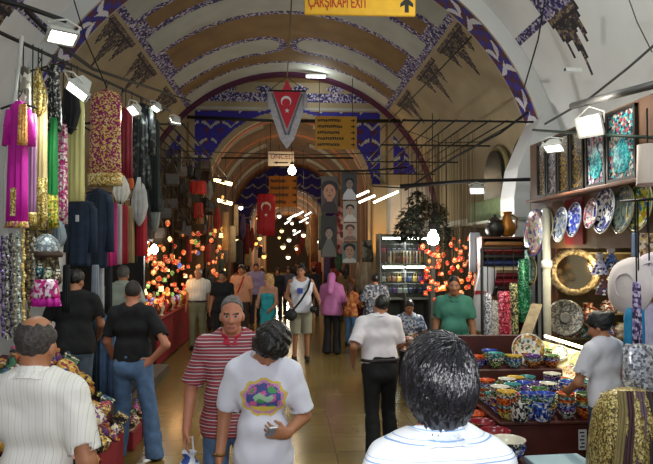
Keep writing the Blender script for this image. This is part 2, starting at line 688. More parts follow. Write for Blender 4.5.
# right wall of the ochre bay: pale plaster with two arched niches
mb = MB()
m_niche = M('#3a2f25', .9, var=.3)
m_glassdk = M('#20241f', .25)
def niche_wall(mb, X, y0, y1, z0, z1, niches, depth):
    ny, nzz = int((y1 - y0) / .08), int((z1 - z0) / .08)
    for i in range(ny):
        for j in range(nzz):
            ya, yb = y0 + (y1 - y0) * i / ny, y0 + (y1 - y0) * (i + 1) / ny
            za, zb = z0 + (z1 - z0) * j / nzz, z0 + (z1 - z0) * (j + 1) / nzz
            yc, zc = (ya + yb) / 2, (za + zb) / 2
            hole = any((abs(yc - n[0]) < n[1] and n[2] < zc < n[3]) or (zc >= n[3] and math.hypot(yc - n[0], zc - n[3]) < n[1]) for n in niches)
            x = X + (depth if hole else 0)
            mb.add([(x, ya, za), (x, yb, za), (x, yb, zb), (x, ya, zb)], [(0, 3, 2, 1)], 1 if hole or zc < 2.75 else 0)
niche_wall(mb, 4.56, 10.9, 19, 0, VZ + .1, [], .12)
struct(mb.build('wall_right_inner', [m_plaster, M('#4a4030', .9, var=.3, scale=3)]))
# whitewashed piers carrying the first rib
for nm, sx in (('trim_pier_right', 1), ('trim_pier_left', -1)):
    mb = MB()
    ol = [(3.8, 0), (3.8, 3.0), (3.88, 3.5), (4.1, 4.0), (4.3, 4.4), (4.8, 4.4), (4.8, 0)]
    mb.prism([(sx * a, b) for a, b in (ol if sx > 0 else reversed(ol))], 10.2, 10.88)
    struct(mb.build(nm, m_white))
# shop platforms
wallbox('floor_shop_left', -4.7, -2.05, 4.3, 11, 0, .12, M('#5a4a3a', .8, var=.2))
# partition walls closing the shops on both sides beyond the cross wall
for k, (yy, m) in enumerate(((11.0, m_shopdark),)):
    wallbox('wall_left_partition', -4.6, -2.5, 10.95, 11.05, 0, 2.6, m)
wallbox('wall_right_partition', 3.35, 4.8, 7.95, 8.05, .0, 2.6, m_shopdark)
wallbox('wall_right_fascia', 3.2, 3.32, 5.0, 8.0, 2.12, 3.48, M('#6a4a30', .7, var=.3, scale=4))
wallbox('wall_right_shop', 4.5, 4.6, 4.0, 8.0, 0, 3.0, M('#70593c', .8, var=.3))
# ================================================================ FIGURES (implicit surfaces meshed once)
V3 = lambda *a: np.array(a, dtype=np.float32)
def f_cap(a, b, ra, rb=None, flat=None):
    a, b = V3(*a), V3(*b)
    rb = ra if rb is None else rb
    ab = b - a
    L2 = float(ab @ ab) + 1e-12
    def f(P):
        q = P - a
        t = np.clip((q @ ab) / L2, 0, 1)
        e = q - t[:, None] * ab
        if flat is not None:
            n, k = flat
            e = e + ((e @ n) * (k - 1))[:, None] * n
        return np.sqrt((e * e).sum(1)) - (ra + t * (rb - ra))
    return f
def f_ell(c, r):
    c, r = V3(*c), V3(*r)
    def f(P):
        q = (P - c) / r
        k0 = np.sqrt((q * q).sum(1)) + 1e-9
        k1 = np.sqrt(((q / r) ** 2).sum(1)) + 1e-9
        return k0 * (k0 - 1) / k1
    return f
def smin(a, b, k):
    h = np.clip(k - np.abs(a - b), 0, None) / k
    return np.minimum(a, b) - h * h * k * .25
def f_u(fs, k=.03):
    def f(P):
        d = fs[0](P)
        for g in fs[1:]:
            d = smin(d, g(P), k) if k > 0 else np.minimum(d, g(P))
        return d
    return f
def f_plane(n, c):                       # keeps n.p > c
    n = V3(*n)
    return lambda P: c - P @ n
def f_and(*fs):
    return lambda P: np.maximum.reduce([g(P) for g in fs])
def f_sub(a, b, k=0):
    if k:
        return lambda P: -smin(-a(P), b(P), k)
    return lambda P: np.maximum(a(P), -b(P))
def nets(sdf, lo, hi, h):
    lo, hi = np.array(lo, np.float32), np.array(hi, np.float32)
    B = 8
    nb = np.ceil((hi - lo) / (h * B)).astype(int) + 1
    n = nb * B
    D = np.ones(n, np.float32)
    bi = np.stack(np.meshgrid(*[np.arange(k) for k in nb], indexing='ij'), -1).reshape(-1, 3)
    cen = lo + (bi + .5).astype(np.float32) * (B * h)
    act = bi[np.abs(sdf(cen.astype(np.float32))) < B * h * 1.9 + .02]
    loc = np.stack(np.meshgrid(*[np.arange(B)] * 3, indexing='ij'), -1).reshape(-1, 3)
    sgn = sdf(cen.astype(np.float32)).reshape(nb)
    D = np.repeat(np.repeat(np.repeat(np.where(sgn < 0, -1, 1).astype(np.float32), B, 0), B, 1), B, 2)
    for s in range(0, len(act), 400):
        idx = (act[s:s + 400][:, None, :] * B + loc[None]).reshape(-1, 3)
        D[idx[:, 0], idx[:, 1], idx[:, 2]] = sdf((lo + idx * np.float32(h)).astype(np.float32))
    S = (D < 0)
    cs = [(i, j, k) for i in (0, 1) for j in (0, 1) for k in (0, 1)]
    cnt = np.zeros(n - 1, np.int8)
    for i, j, k in cs:
        cnt += S[i:n[0] - 1 + i, j:n[1] - 1 + j, k:n[2] - 1 + k]
    mask = (cnt > 0) & (cnt < 8)
    ci = np.argwhere(mask)
    vid = np.full(n - 1, -1, np.int64)
    vid[mask] = np.arange(len(ci))
    pos, num = np.zeros((len(ci), 3), np.float32), np.zeros(len(ci), np.float32)
    for a in cs:
        for ax in range(3):
            if a[ax]:
                continue
            b = list(a)
            b[ax] = 1
            da = D[ci[:, 0] + a[0], ci[:, 1] + a[1], ci[:, 2] + a[2]]
            db = D[ci[:, 0] + b[0], ci[:, 1] + b[1], ci[:, 2] + b[2]]
            cr = (da < 0) != (db < 0)
            t = np.where(cr, da / np.where(cr, da - db, 1), 0)
            p = np.array(a, np.float32)[None] + t[:, None] * (np.array(b, np.float32) - np.array(a, np.float32))[None]
            pos += np.where(cr[:, None], p, 0)
            num += cr
    V = lo + h * (ci + pos / np.maximum(num, 1)[:, None])
    F = []
    for ax in range(3):
        sl0, sl1 = [slice(None)] * 3, [slice(None)] * 3
        sl0[ax], sl1[ax] = slice(0, n[ax] - 1), slice(1, n[ax])
        ch = S[tuple(sl0)] != S[tuple(sl1)]
        e = np.argwhere(ch)
        o1, o2 = (ax + 1) % 3, (ax + 2) % 3
        ok = (e[:, o1] > 0) & (e[:, o2] > 0) & (e[:, o1] < n[o1] - 1) & (e[:, o2] < n[o2] - 1)
        e = e[ok]
        q = []
        for d1, d2 in ((1, 1), (0, 1), (0, 0), (1, 0)):
            c = e.copy()
            c[:, o1] -= d1
            c[:, o2] -= d2
            q.append(vid[c[:, 0], c[:, 1], c[:, 2]])
        q = np.stack(q, 1)
        inside = S[e[:, 0], e[:, 1], e[:, 2]]
        q[~inside] = q[~inside][:, ::-1]
        F.append(q[(q >= 0).all(1)])
    return V, np.concatenate(F)
def sdf_mesh(name, sdf, lo, hi, h, mats, parent, paint=None, relax=1):
    V, F = nets(sdf, lo, hi, h)
    if relax and len(F):                 # light smoothing
        for _ in range(relax):
            acc, num = np.zeros_like(V), np.zeros(len(V), np.float32)
            for k in range(4):
                a, b_ = F[:, k], F[:, (k + 1) % 4]
                np.add.at(acc, a, V[b_])
                np.add.at(num, a, 1)
            V = V * .5 + .5 * acc / np.maximum(num, 1)[:, None]
    me = bpy.data.meshes.new(name)
    nv, nf = len(V), len(F)
    me.vertices.add(nv)
    me.vertices.foreach_set('co', V.astype(np.float32).ravel())
    me.loops.add(nf * 4)
    me.loops.foreach_set('vertex_index', F.astype(np.int32).ravel())
    me.polygons.add(nf)
    me.polygons.foreach_set('loop_start', np.arange(0, nf * 4, 4, dtype=np.int32))
    me.polygons.foreach_set('use_smooth', np.ones(nf, bool))
    for m in (mats if isinstance(mats, (list, tuple)) else [mats]):
        me.materials.append(m)
    if paint is not None:
        me.polygons.foreach_set('material_index', paint(V[F].mean(1)).astype(np.int32))
    me.update(calc_edges=True)
    me.validate()
    o = bpy.data.objects.new(name, me)
    C.objects.link(o)
    o.parent = parent
    return o
def n3(P, f, seed=0.0):
    x, y, z = P[:, 0] * f + seed, P[:, 1] * f - seed, P[:, 2] * f + 2 * seed
    return (np.sin(x + 1.7 * np.sin(z * .9 + y)) * np.sin(1.1 * z + 1.3 * np.sin(x * 1.2)) + np.sin(1.9 * y + 1.3 * z + np.sin(1.5 * x)) * .6) / 1.6

SKIN = dict(fair='#c08a6c', tan='#a8714f', red='#b5765a', dark='#8a583c')
def rotx(a):
    c, s = math.cos(a), math.sin(a)
    return np.array([[1, 0, 0], [0, c, -s], [0, s, c]], np.float32)
def rotz(a):
    c, s = math.cos(a), math.sin(a)
    return np.array([[c, -s, 0], [s, c, 0], [0, 0, 1]], np.float32)

def person(label, loc, face=0, H=1.75, h=.011, w=1.0, lean=0, turn=0, nod=0, tilt=0, skin='tan', hair='short', hair_mat=None,
           top=None, top_mat=None, bottom=None, bot_mat=None, arms=None, legs=None, sleeve='short', hem=.86, loose=.018,
           collar=None, shoes='#1b1818', belt=None, seat=0, group=None, paint_top=None, seed=1.0, hair_h=None, cuff=.075, belly=0, flash=None):
    """builds one figure. Local frame: +y is where the figure faces, +x its right hand. face: degrees, 0 = away from the camera."""
    s = H / 1.75
    root = thing('person', label, 'person', loc, R(face), group)
    hipz = .93 * s - seat
    hv = np.array([0, 0, hipz], np.float32)
    RL = rotx(-R(lean))
    up = lambda p: tuple(RL @ (np.array(p, np.float32) * s - np.array([0, 0, .93 * s], np.float32)) + hv)
    # ----- joints
    N = up((0, -.012, 1.545))
    RH = RL @ rotz(-R(turn)) @ rotx(-R(nod)) @ np.array([[math.cos(R(tilt)), 0, math.sin(R(tilt))], [0, 1, 0], [-math.sin(R(tilt)), 0, math.cos(R(tilt))]], np.float32)
    hs = .93 * s
    Nn = np.array(N, np.float32)
    inH = lambda P: ((P - Nn) @ RH) / hs
    tohead = lambda f: (lambda P: f(inH(P)) * hs)
    A = dict(R=[(.225, -.02, 1.15), (.245, .04, .91), None], L=[(-.225, -.02, 1.15), (-.245, .04, .91), None])
    if arms:
        for k, v in arms.items():
            A[k] = list(v) + [None] * (3 - len(v))
    Lg = dict(R=[(.105, .02, .5), (.115, -.02, .085)], L=[(-.105, .02, .5), (-.115, -.02, .085)])
    if legs:
        Lg.update(legs)
    sw = .176 * (1 + (w - 1) * .6)
    sh = {k: up((sg * sw, -.015, 1.425)) for k, sg in (('R', 1), ('L', -1))}
    el = {k: up(A[k][0]) for k in A}
    wr = {k: up(A[k][1]) for k in A}
    lp = lambda p: (p[0] * s, p[1] * s, p[2] * s)
    hp = {k: (sg * .092 * s, 0, hipz - .02) for k, sg in (('R', 1), ('L', -1))}
    kn = {k: lp(Lg[k][0]) for k in Lg}
    an = {k: lp(Lg[k][1]) for k in Lg}
    fy = (V3(0, 1, 0), 1.25)
    nyl = (RL @ V3(0, 1, 0), 1.28)
    def torso(o):
        fs = [f_cap(up((-.065 * w, 0, .97)), up((.065 * w, 0, .97)), .1 * s * w + o, None, nyl),
              f_cap(up((-.055 * w, .005 + belly, 1.1)), up((.055 * w, .005 + belly, 1.1)), .094 * s * w + o, None, (nyl[0], 1.15)),
              f_cap(up((-.072 * w, 0, 1.3)), up((.072 * w, 0, 1.3)), .1 * s * w + o, None, nyl),
              f_cap(up((-sw * .86, -.015, 1.425)), up((sw * .86, -.015, 1.425)), .056 * s + o * .7),
              f_cap(up((-.05, -.03, 1.475)), up((.05, -.03, 1.475)), .05 * s + o * .5)]
        return fs
    def armf(k, o, upto=1.0, o2=None):
        e, wv = np.array(el[k]), np.array(wr[k])
        a = np.array(sh[k])
        if upto <= .5:
            t = upto * 2
            return [f_cap(a, a + (e - a) * t, .052 * s * (.5 + .5 * w) + o, .046 * s + (o if o2 is None else o2))]
        return [f_cap(a, e, .05 * s * (.5 + .5 * w) + o, .04 * s + o), f_cap(e, e + (wv - e) * (upto - .5) * 2, .041 * s + o, .028 * s + (o if o2 is None else o2))]
    def hand(k):
        wv, e = np.array(wr[k], np.float32), np.array(el[k], np.float32)
        spec = A[k][2] or {}
        d = np.array(spec.get('dir', wv - e), np.float32)
        d /= np.linalg.norm(d)
        t = np.array(spec.get('thumb', (0, 1, 0.05)), np.float32)
        t = t - d * (t @ d)
        t /= np.linalg.norm(t) + 1e-9
        n = np.cross(d, t) * (-1 if k == 'R' else 1)
        curl = spec.get('curl', .45)
        q = lambda a_, b_, c_: wv + s * (d * a_ + t * b_ + n * c_)
        fs = [f_cap(q(-.01, 0, 0), q(.03, 0, 0), .026 * s, .03 * s, (n, 1.4)), f_cap(q(.03, .012, 0), q(.078, .014, .003), .026 * s, .022 * s, (n, 1.7)),
              f_cap(q(.03, -.012, 0), q(.074, -.016, .003), .026 * s, .02 * s, (n, 1.7))]
        rf = max(.0082 * s, h * .72)
        for b_, ln in ((.031, .066), (.011, .076), (-.010, .071), (-.030, .055)):
            a0, a1 = curl * .6, curl * 1.7
            p0 = q(.078, b_, 0)
            p1 = q(.078 + ln * .5 * math.cos(a0), b_ * 1.1, ln * .5 * math.sin(a0))
            p2 = p1 + s * (d * (ln * .5 * math.cos(a1)) + n * (ln * .5 * math.sin(a1)))
            fs.append(f_u([f_cap(p0, p1, rf, rf * .95), f_cap(p1, p2, rf * .95, rf * .8)], .004))
        fs.append(f_u([f_cap(q(.018, .022, .004), q(.052, .05, .016), .013 * s, rf * 1.2), f_cap(q(.052, .05, .016), q(.082, .056, .03), rf * 1.2, rf)], .008))
        return f_u(fs[:3], .02), fs[3:]
    # ----- body
    head = [f_ell((0, -.008, .118), (.075, .094, .098)), f_ell((0, .028, .055), (.055, .064, .088)), f_cap((-.014, .064, -.014), (.014, .064, -.014), .022),
            f_ell((.038, .05, .06), (.024, .038, .03)), f_ell((-.038, .05, .06), (.024, .038, .03))]
    fine = [f_cap((0, .086, .088), (0, .108, .05), .009, .015), f_cap((.009, .096, .046), (-.009, .096, .046), .012),
            f_cap((-.035, .076, .105), (.035, .076, .105), .013), f_ell((.079, -.004, .066), (.011, .02, .032)), f_ell((-.079, -.004, .066), (.011, .02, .032)),
            f_cap((-.02, .081, .013), (.02, .081, .013), .0085), f_cap((-.015, .079, .002), (.015, .079, .002), .009)]
    hf = f_u([f_u(head, .035)] + fine, .012)
    hf = f_sub(hf, f_u([f_ell((.031, .099, .084), (.016, .014, .011)), f_ell((-.031, .099, .084), (.016, .014, .011))], 0), .008)
    hf = f_u([hf, f_ell((.031, .078, .083), (.013, .013, .012)), f_ell((-.031, .078, .083), (.013, .013, .012))], .003)
    neck = f_cap(up((0, -.03, 1.45)), tuple(np.array(N) + RH @ V3(0, -.012, .045) * hs), .057 * s * (.6 + .4 * w), .052 * s)
    body = [f_u(torso(-.012), .06), neck]
    for k in 'RL':
        body += [f_u(armf(k, 0), .02)]
    legr = [(f_cap(hp[k], kn[k], .08 * s * w, .05 * s), f_cap(kn[k], an[k], .052 * s, .036 * s)) for k in 'RL']
    for k, (a, b_) in zip('RL', legr):
        ax = np.array(an[k])
        body += [f_u([a, b_], .03), f_cap(ax + V3(0, -.02, -.045), ax + V3(0, .13 * s, -.058), .033, .026)]
    big = f_u(body, .045)
    hands = [hand(k) for k in 'RL']
    def bodyf(P):
        d = smin(big(P), tohead(hf)(P), .025)
        for palm, fing in hands:
            d = smin(d, palm(P), .02)
            for g in fing:
                d = smin(d, g(P), .006)
        return d
    pts = np.array([el['R'], el['L'], wr['R'], wr['L'], N, kn['R'], kn['L'], an['R'], an['L'], sh['R'], sh['L']])
    m_ = .24
    lo = [pts[:, 0].min() - m_, pts[:, 1].min() - m_, -.03]
    hi = [pts[:, 0].max() + m_, pts[:, 1].max() + m_ + .02, N[2] + .3 * s]
    sk = M(SKIN.get(skin, skin), .55, var=.07, scale=20)
    browc = M('#2a1d17', .8) if hair != 'bald' else M('#5a5048', .8)
    def paint_b(c):
        q = inH(c.astype(np.float32))
        sl = np.zeros(len(c), np.int32)
        x, y, z = np.abs(q[:, 0]), q[:, 1], q[:, 2]
        fr = y > .05
        sl[fr & (x < .024) & (z > -.001) & (z < .018) & (y > .08)] = 1
        sl[fr & (x > .012) & (x < .052) & (z > .098 + .1 * (x - .03) * -.5) & (z < .109)] = 2
        eye = fr & (np.abs(x - .031) < .015) & (np.abs(z - .083) < .0058)
        sl[eye] = 3
        sl[eye & (np.abs(x - .031) < .0085)] = 2
        return sl
    sdf_mesh('body', bodyf, lo, hi, h, [sk, M('#8f4a42', .5), browc, M('#a09890', .3)], root, paint_b)
    wrk = lambda f, amp, fr=16.0: (lambda P: f(P) + amp * n3(P, fr, seed) + amp * .45 * n3(P, fr * 2.3, seed + 2))
    # ----- hair
    if hair:
        hh = hair_h or min(h, .009)
        def hairf(kind):
            th = dict(short=.011, full=.024, bald=.010, crop=.006, rec=.003, long=.022, bun=.016, shag=.022)[kind]
            sh_ = f_ell((0, -.010, .122), (.077 + th, .096 + th, .099 + th))
            if kind in ('full', 'shag'):
                sh_ = f_u([sh_, f_ell((0, -.03, .13), (.085 + th, .085 + th, .1 + th))], .03)
            cut = f_plane((0, -.70, .714), {'short': .047, 'full': .030, 'bald': .047, 'crop': .062, 'rec': .083, 'long': -.02, 'bun': .035, 'shag': .0}[kind])
            f = f_and(sh_, cut)
            if kind == 'bald':
                f = f_sub(f, f_ell((0, .012, .205), (.078, .115, .088)), .01)
            if kind == 'long':
                f = f_u([f, f_cap((0, -.07, .1), (0, -.09, -.09), .075, .06), f_cap((.07, -.03, .1), (.06, -.04, -.07), .03), f_cap((-.07, -.03, .1), (-.06, -.04, -.07), .03)], .03)
                f = f_sub(f, f_ell((0, .09, .04), (.062, .07, .11)), .01)
            if kind == 'bun':
                f = f_u([f, f_ell((0, -.12, .16), (.05, .05, .045)), f_ell((0, -.09, .12), (.06, .05, .05))], .02)
            if kind == 'shag':
                f = f_u([f, f_cap((-.05, .07, .17), (.05, .07, .17), .03), f_and(f_ell((0, -.03, .05), (.088, .085, .09)), f_plane((0, -1, 0), .005))], .03)
            amp = dict(short=.0025, full=.006, bald=.002, crop=.0015, rec=.0015, long=.005, bun=.003, shag=.006)[kind]
            def g(Q):
                return f(Q) + amp * (np.sin(Q[:, 0] * 160 + 5 * np.sin(Q[:, 2] * 30) + Q[:, 1] * 50) * .6 + np.sin(Q[:, 0] * 75 + Q[:, 1] * 90 + 3 * np.sin(Q[:, 2] * 40)))
            return g
        hfn = tohead(hairf(hair))
        c = np.array(N) + RH @ V3(0, 0, .08)
        sdf_mesh('hair', hfn, c - .24 * s, c + .24 * s, hh, [hair_mat or M('#16110f', .38, var=.5, scale=60, bump=.3)], root)
    # ----- bottom
    if bottom in ('trousers', 'jeans', 'shorts'):
        fs = [f_cap((-.07 * s * w, 0, hipz + .02), (.07 * s * w, 0, hipz + .02), .108 * s * w, None, (V3(0, 1, 0), 1.15)), f_cap((-.065 * s * w, 0, hipz + .1), (.065 * s * w, 0, hipz + .1), .1 * s * w, None, (V3(0, 1, 0), 1.15)),
              f_cap((-.055 * s, -.028 * s, hipz - .05), (.055 * s, -.028 * s, hipz - .05), .092 * s * w)]
        base = f_u(fs, .05)
        legf = []
        for k in 'RL':
            a_, e_ = np.array(kn[k]), np.array(an[k]) + V3(0, 0, -.05)
            if bottom == 'shorts':
                legf.append(f_cap(hp[k], a_ + V3(0, 0, -.02), .102 * s * w, .098 * s))
            else:
                legf.append(f_u([f_cap(hp[k], a_, .1 * s * w, .074 * s), f_cap(a_, e_, .074 * s, cuff * s)], .03))
        tr = f_and(f_u([base, f_u(legf, .012)], .03), f_plane((0, 0, -1), -(hipz + (.15 if hem > .95 or not top else .03) * s)), f_plane((0, 0, 1), (kn['R'][2] + .0) if bottom == 'shorts' else .028))
        sdf_mesh('trousers' if bottom != 'shorts' else 'shorts', wrk(tr, .0055, 15), lo, [hi[0], hi[1], hipz + .22 * s], h, [bot_mat], root)
    elif bottom == 'skirt':
        tr = f_and(f_u([f_cap((-.06 * s, 0, hipz + .02), (.06 * s, 0, hipz + .02), .118 * s * w, None, (V3(0, 1, 0), 1.1)), f_cap((0, 0, hipz - .1), (0, 0, .1), .16 * s * w, .2 * s)], .08),
                   f_plane((0, 0, -1), -(hipz + .14 * s)), f_plane((0, 0, 1), .1))
        fold = lambda P: tr(P) + .012 * np.sin(9 * np.arctan2(P[:, 1], P[:, 0])) * np.clip((hipz - P[:, 2]) * 1.5, 0, 1)
        sdf_mesh('skirt', fold, lo, [hi[0], hi[1], hipz + .22], h, [bot_mat], root)
    if bottom and shoes:
        for k in 'RL':
            ax = np.array(an[k])
            f = f_and(f_u([f_cap(ax + V3(0, -.03, -.035), ax + V3(0, .15 * s, -.05), .046 * s, .038 * s), f_cap(ax + V3(0, -.035, .0), ax + V3(0, -.02, -.03), .047 * s)], .02), f_plane((0, 0, 1), ax[2] - .085))
            sdf_mesh('shoe', f, ax - .2, ax + .27, h, [shoes if not isinstance(shoes, str) else M(shoes, .5)], root)
    # ----- top
    nb = np.array(up((0, -.02, 1.5)))
    if top:
        tf = f_u(torso(loose), .07)
        if hem < .9:
            tf = f_u([tf, f_cap(up((-.065 * w, 0, .9)), up((.065 * w, 0, .9)), .114 * s * w + loose, None, (nyl[0], 1.14))], .06)
        zc = up((0, 0, hem))
        axu = RL @ V3(0, 0, 1)
        parts = [f_and(tf, f_plane(tuple(axu), float(np.array(zc) @ axu)))]
        if sleeve != 'none':
            for k in 'RL':
                u_ = dict(short=.38, cap=.2, elbow=.44, long=.97)[sleeve]
                g = f_u(armf(k, loose * .6, u_ + .04, loose * (.95 if sleeve != 'long' else .6)), .02)
                a_, e_, w_ = (np.array(q_) for q_ in (sh[k], el[k], wr[k]))
                if u_ <= .5:
                    end, dr = a_ + (e_ - a_) * u_ * 2, (e_ - a_)
                else:
                    end, dr = e_ + (w_ - e_) * (u_ - .5) * 2, (w_ - e_)
                dr = dr / np.linalg.norm(dr)
                g = f_and(g, f_plane(tuple(-dr), float(-(dr @ end))))
                inner = f_and(f_cap(end - dr * .05, end + dr * .05, .043 * s + .012 if u_ <= .5 else .034), f_plane(tuple(dr), float(dr @ (end - dr * .035))))
                parts.append(f_sub(g, inner))
        cloth = f_u(parts, .03)
        nh = {'tank': f_u([f_ell(nb + RL @ V3(0, .04, .02), (.11, .12, .1)), f_ell(up((.2, 0, 1.5)), (.06, .2, .09)), f_ell(up((-.2, 0, 1.5)), (.06, .2, .09))], 0),
              'strapless': f_plane(tuple(axu), float(np.array(up((0, 0, 1.34))) @ axu)),
              'vneck': f_u([f_ell(nb + RL @ V3(0, .03, .035), (.078, .08, .06)), f_cap(nb + RL @ V3(0, .1, .01), nb + RL @ V3(0, .13, -.07), .035, .008)], 0)}.get(top)
        if nh is None:
            nh = f_ell(nb + RL @ V3(0, .02, .045), (.078 * s, .085 * s, .055 * s))
        cloth = f_sub(cloth, nh)
        mats = top_mat if isinstance(top_mat, list) else [top_mat]
        sdf_mesh('dress_bodice' if top == 'strapless' else 'shirt', wrk(cloth, .0075, 12), [lo[0], lo[1], .3], hi, h, mats, root, paint_top)
        if collar:
            cm = collar if not isinstance(collar, str) else M(collar, .75)
            cc = nb + RL @ V3(0, .012, -.002)
            ax_ = RL @ V3(0, .34, .94)
            def colf(P):
                q = P - cc.astype(np.float32)
                z = q @ ax_
                e = q - z[:, None] * ax_
                r = np.sqrt((e[:, 0] ** 2) / 1.12 + e[:, 1] ** 2 + e[:, 2] ** 2)
                rr = .074 * s + np.clip(-z, 0, .05) * .75
                d = np.maximum(np.abs(r - rr) - max(.006, h * .6), np.abs(z + .004) - .031 * s)
                gap = (e[:, 1] > .03) & (np.abs(e[:, 0]) < .004 + np.clip(z + .03, 0, .1) * .45)
                return np.where(gap, np.maximum(d, .004), d)
            sdf_mesh('collar', colf, cc - .17, cc + .17, min(h, .007), [cm], root)
    if belt:
        bz = up((0, 0, 1.035))
        f = f_and(f_u(torso(loose + .006), .07), f_plane((0, 0, 1), hipz + .085 * s), f_plane((0, 0, -1), -(hipz + .125 * s)))
        sdf_mesh('belt', f, lo, [hi[0], hi[1], hipz + .3], h, [M(belt, .5)], root)
    root['_k'] = 0
    del root['_k']
    return root, dict(N=np.array(N), RH=RH, hs=hs, wr=wr, el=el, sh=sh, up=up, s=s, hip=hipz, lo=lo, hi=hi, h=h)
# ================================================================ THE PEOPLE
denim = M('#4f6a8c', .85, var=.22, scale=14, bump=.1)
denim_d = M('#2c3c58', .85, var=.25, scale=14, bump=.1)
blackc = M('#0d0d10', .85, var=.2, scale=8)
whitec = M('#e2e2e6', .8, var=.03, scale=6)
def P2(u, Y):
    return at(u, 300, Y).x
# --- man at the lower right, back of the head close to the camera
hairA = M('#15141a', .33, var=.6, scale=70, bump=.5, spec=.7, stretch=(1, 1, .25))
blue_str = STR([(0, '#eef2f6'), (.40, '#7fa6d6'), (.46, '#eef2f6'), (.62, '#a9c4e4'), (.66, '#eef2f6')], .052, 2)
pm, J = person('man with thick black hair and blue striped white shirt seen from behind', (P2(436, 1.74), 1.74, 0), face=3, H=1.845, h=.007, hair=None, skin='red',
               top='shirt', top_mat=blue_str, bottom='trousers', bot_mat=M('#3a3a40', .8), collar=STR([(0, '#dfe9f4'), (.6, '#8db1dd'), (.75, '#dfe9f4')], .02, 2), w=.7, lean=0, nod=2, seed=3, belt=None, loose=.024)
# thick hair: scalp volume plus combed locks
def hair_full(root, J, mat, n, seed, th=.03, hh=.006):
    rr = random.Random(seed)
    N, RH, hs = J['N'], J['RH'], J['hs']
    def loc(P):
        return ((P - N.astype(np.float32)) @ RH) / hs
    base = f_u([f_ell((0, -.012, .125), (.08 + th * .7, .098 + th * .8, .098 + th)), f_ell((0, -.045, .09), (.075 + th * .7, .08, .09 + th))], .03)
    base = f_and(base, f_plane((0, -.8, .6), .012), f_plane((0, -.1, 1), -.012))
    def g(P):
        Q = loc(P)
        ang = np.arctan2(Q[:, 0], -Q[:, 1])
        return (base(Q) + .004 * np.sin(26 * ang + 4 * np.sin(Q[:, 2] * 40)) + .004 * np.sin(Q[:, 2] * 70 + 5 * np.sin(9 * ang))) * hs
    c = N + RH @ V3(0, 0, .08)
    ob = sdf_mesh('hair', g, c - .26, c + .26, hh, [mat], root)
    mb = MB()
    for i in range(n):
        a, z = rr.uniform(-PI, PI), rr.uniform(-.7, 1)
        st = Vector((math.sin(a) * math.sqrt(max(0, 1 - z * z)), math.cos(a) * math.sqrt(max(0, 1 - z * z)), z))
        if st.y > .45 and st.z < .55:
            continue
        ctr = Vector((0, -.02, .115))
        rad = Vector((.079 + th * .72, .1 + th * .75, .1 + th))
        whorl = Vector((.35, -.45, .82)).normalized()
        dr = (st - whorl * st.dot(whorl))
        dr = dr.normalized() if dr.length > .05 else Vector((1, 0, 0))
        pts, p = [], st.copy()
        ln = rr.uniform(.035, .075)
        sw = rr.uniform(-.25, .25)
        side = st.cross(dr)
        for k in range(5):
            q = ctr + Vector((p.x * rad.x, p.y * rad.y, p.z * rad.z))
            pts.append(q * 1.0 + p * (.004 + .004 * math.sin(k * .8) + (rr.uniform(0, .006) if k == 4 else 0)))
            dd = (dr + side * sw - p * p.dot(dr)).normalized()
            p = (p + dd * (ln / 4 / .1)).normalized()
        if pts[-1].z < -.01:
            continue
        W_ = [Vector(N + RH @ (np.array(q, np.float32) * hs)) for q in pts]
        mb.tube(W_, [.0042, .0042, .0036, .0028, .0008], 5)
    mb.build('hair_lock', [mat], ob)
hair_full(pm, J, hairA, 1500, 5, .028)
# --- balding man at the lower left
pin = STR([(0, '#e4e2da'), (.42, '#c9c3ae'), (.5, '#e4e2da'), (.9, '#d6d2c2'), (.95, '#e4e2da')], .03, 0)
person('balding man in white pinstriped shirt seen from behind at the lower left', (P2(37, 2.85), 2.85, 0), face=-4, H=1.81, h=.008, hair='bald', w=.88, skin='tan',
       hair_mat=M('#3a3430', .6, var=.6, scale=70, bump=.4), top='shirt', top_mat=pin, bottom='trousers', bot_mat=M('#5a5a60', .8), collar=STR([(0, '#e6e4dc'), (.9, '#d2cebc')], .03, 0),
       arms=dict(R=[(.235, -.03, 1.14), (.25, .05, .9)], L=[(-.24, -.02, 1.15), (-.24, .1, .92)]), nod=8, turn=4, loose=.026, sleeve='elbow', seed=4)
# --- boy looking down at a phone
def tee_paint(J_s):
    def f(c):
        x, z, y = c[:, 0], c[:, 2], c[:, 1]
        u_, v_ = (x + .01) / .125, (z - 1.265) / .102
        r = np.sqrt(u_ ** 2 + v_ ** 2)
        sl = np.zeros(len(c), np.int32)
        fr = y > .02
        wob = .06 * np.sin(9 * np.arctan2(v_, u_))
        sl[fr & (r < 1.05 + wob)] = 1
        sl[fr & (r < .92 + wob)] = 2
        sl[fr & (r < .8)] = 3
        sl[fr & (r < .78) & (np.sin(u_ * 7 + 1) * np.sin(v_ * 8 + u_ * 3) > .1)] = 4
        sl[fr & (r < .72) & (np.sin(u_ * 6 + 4) * np.sin(v_ * 6 - 1) > .35)] = 5
        sl[fr & (r < .45) & (np.abs(v_ - .1 * np.sin(u_ * 9)) < .16)] = 6
        sl[fr & (r < .8) & (v_ < -.5)] = 1
        return sl
    return f
tee_m = [M('#dcdce6', .8, var=.03), M('#d8c050', .7), M('#c78ab4', .7), M('#46518f', .7), M('#c95f98', .7), M('#4c9a5a', .7), M('#9fc6a4', .7)]
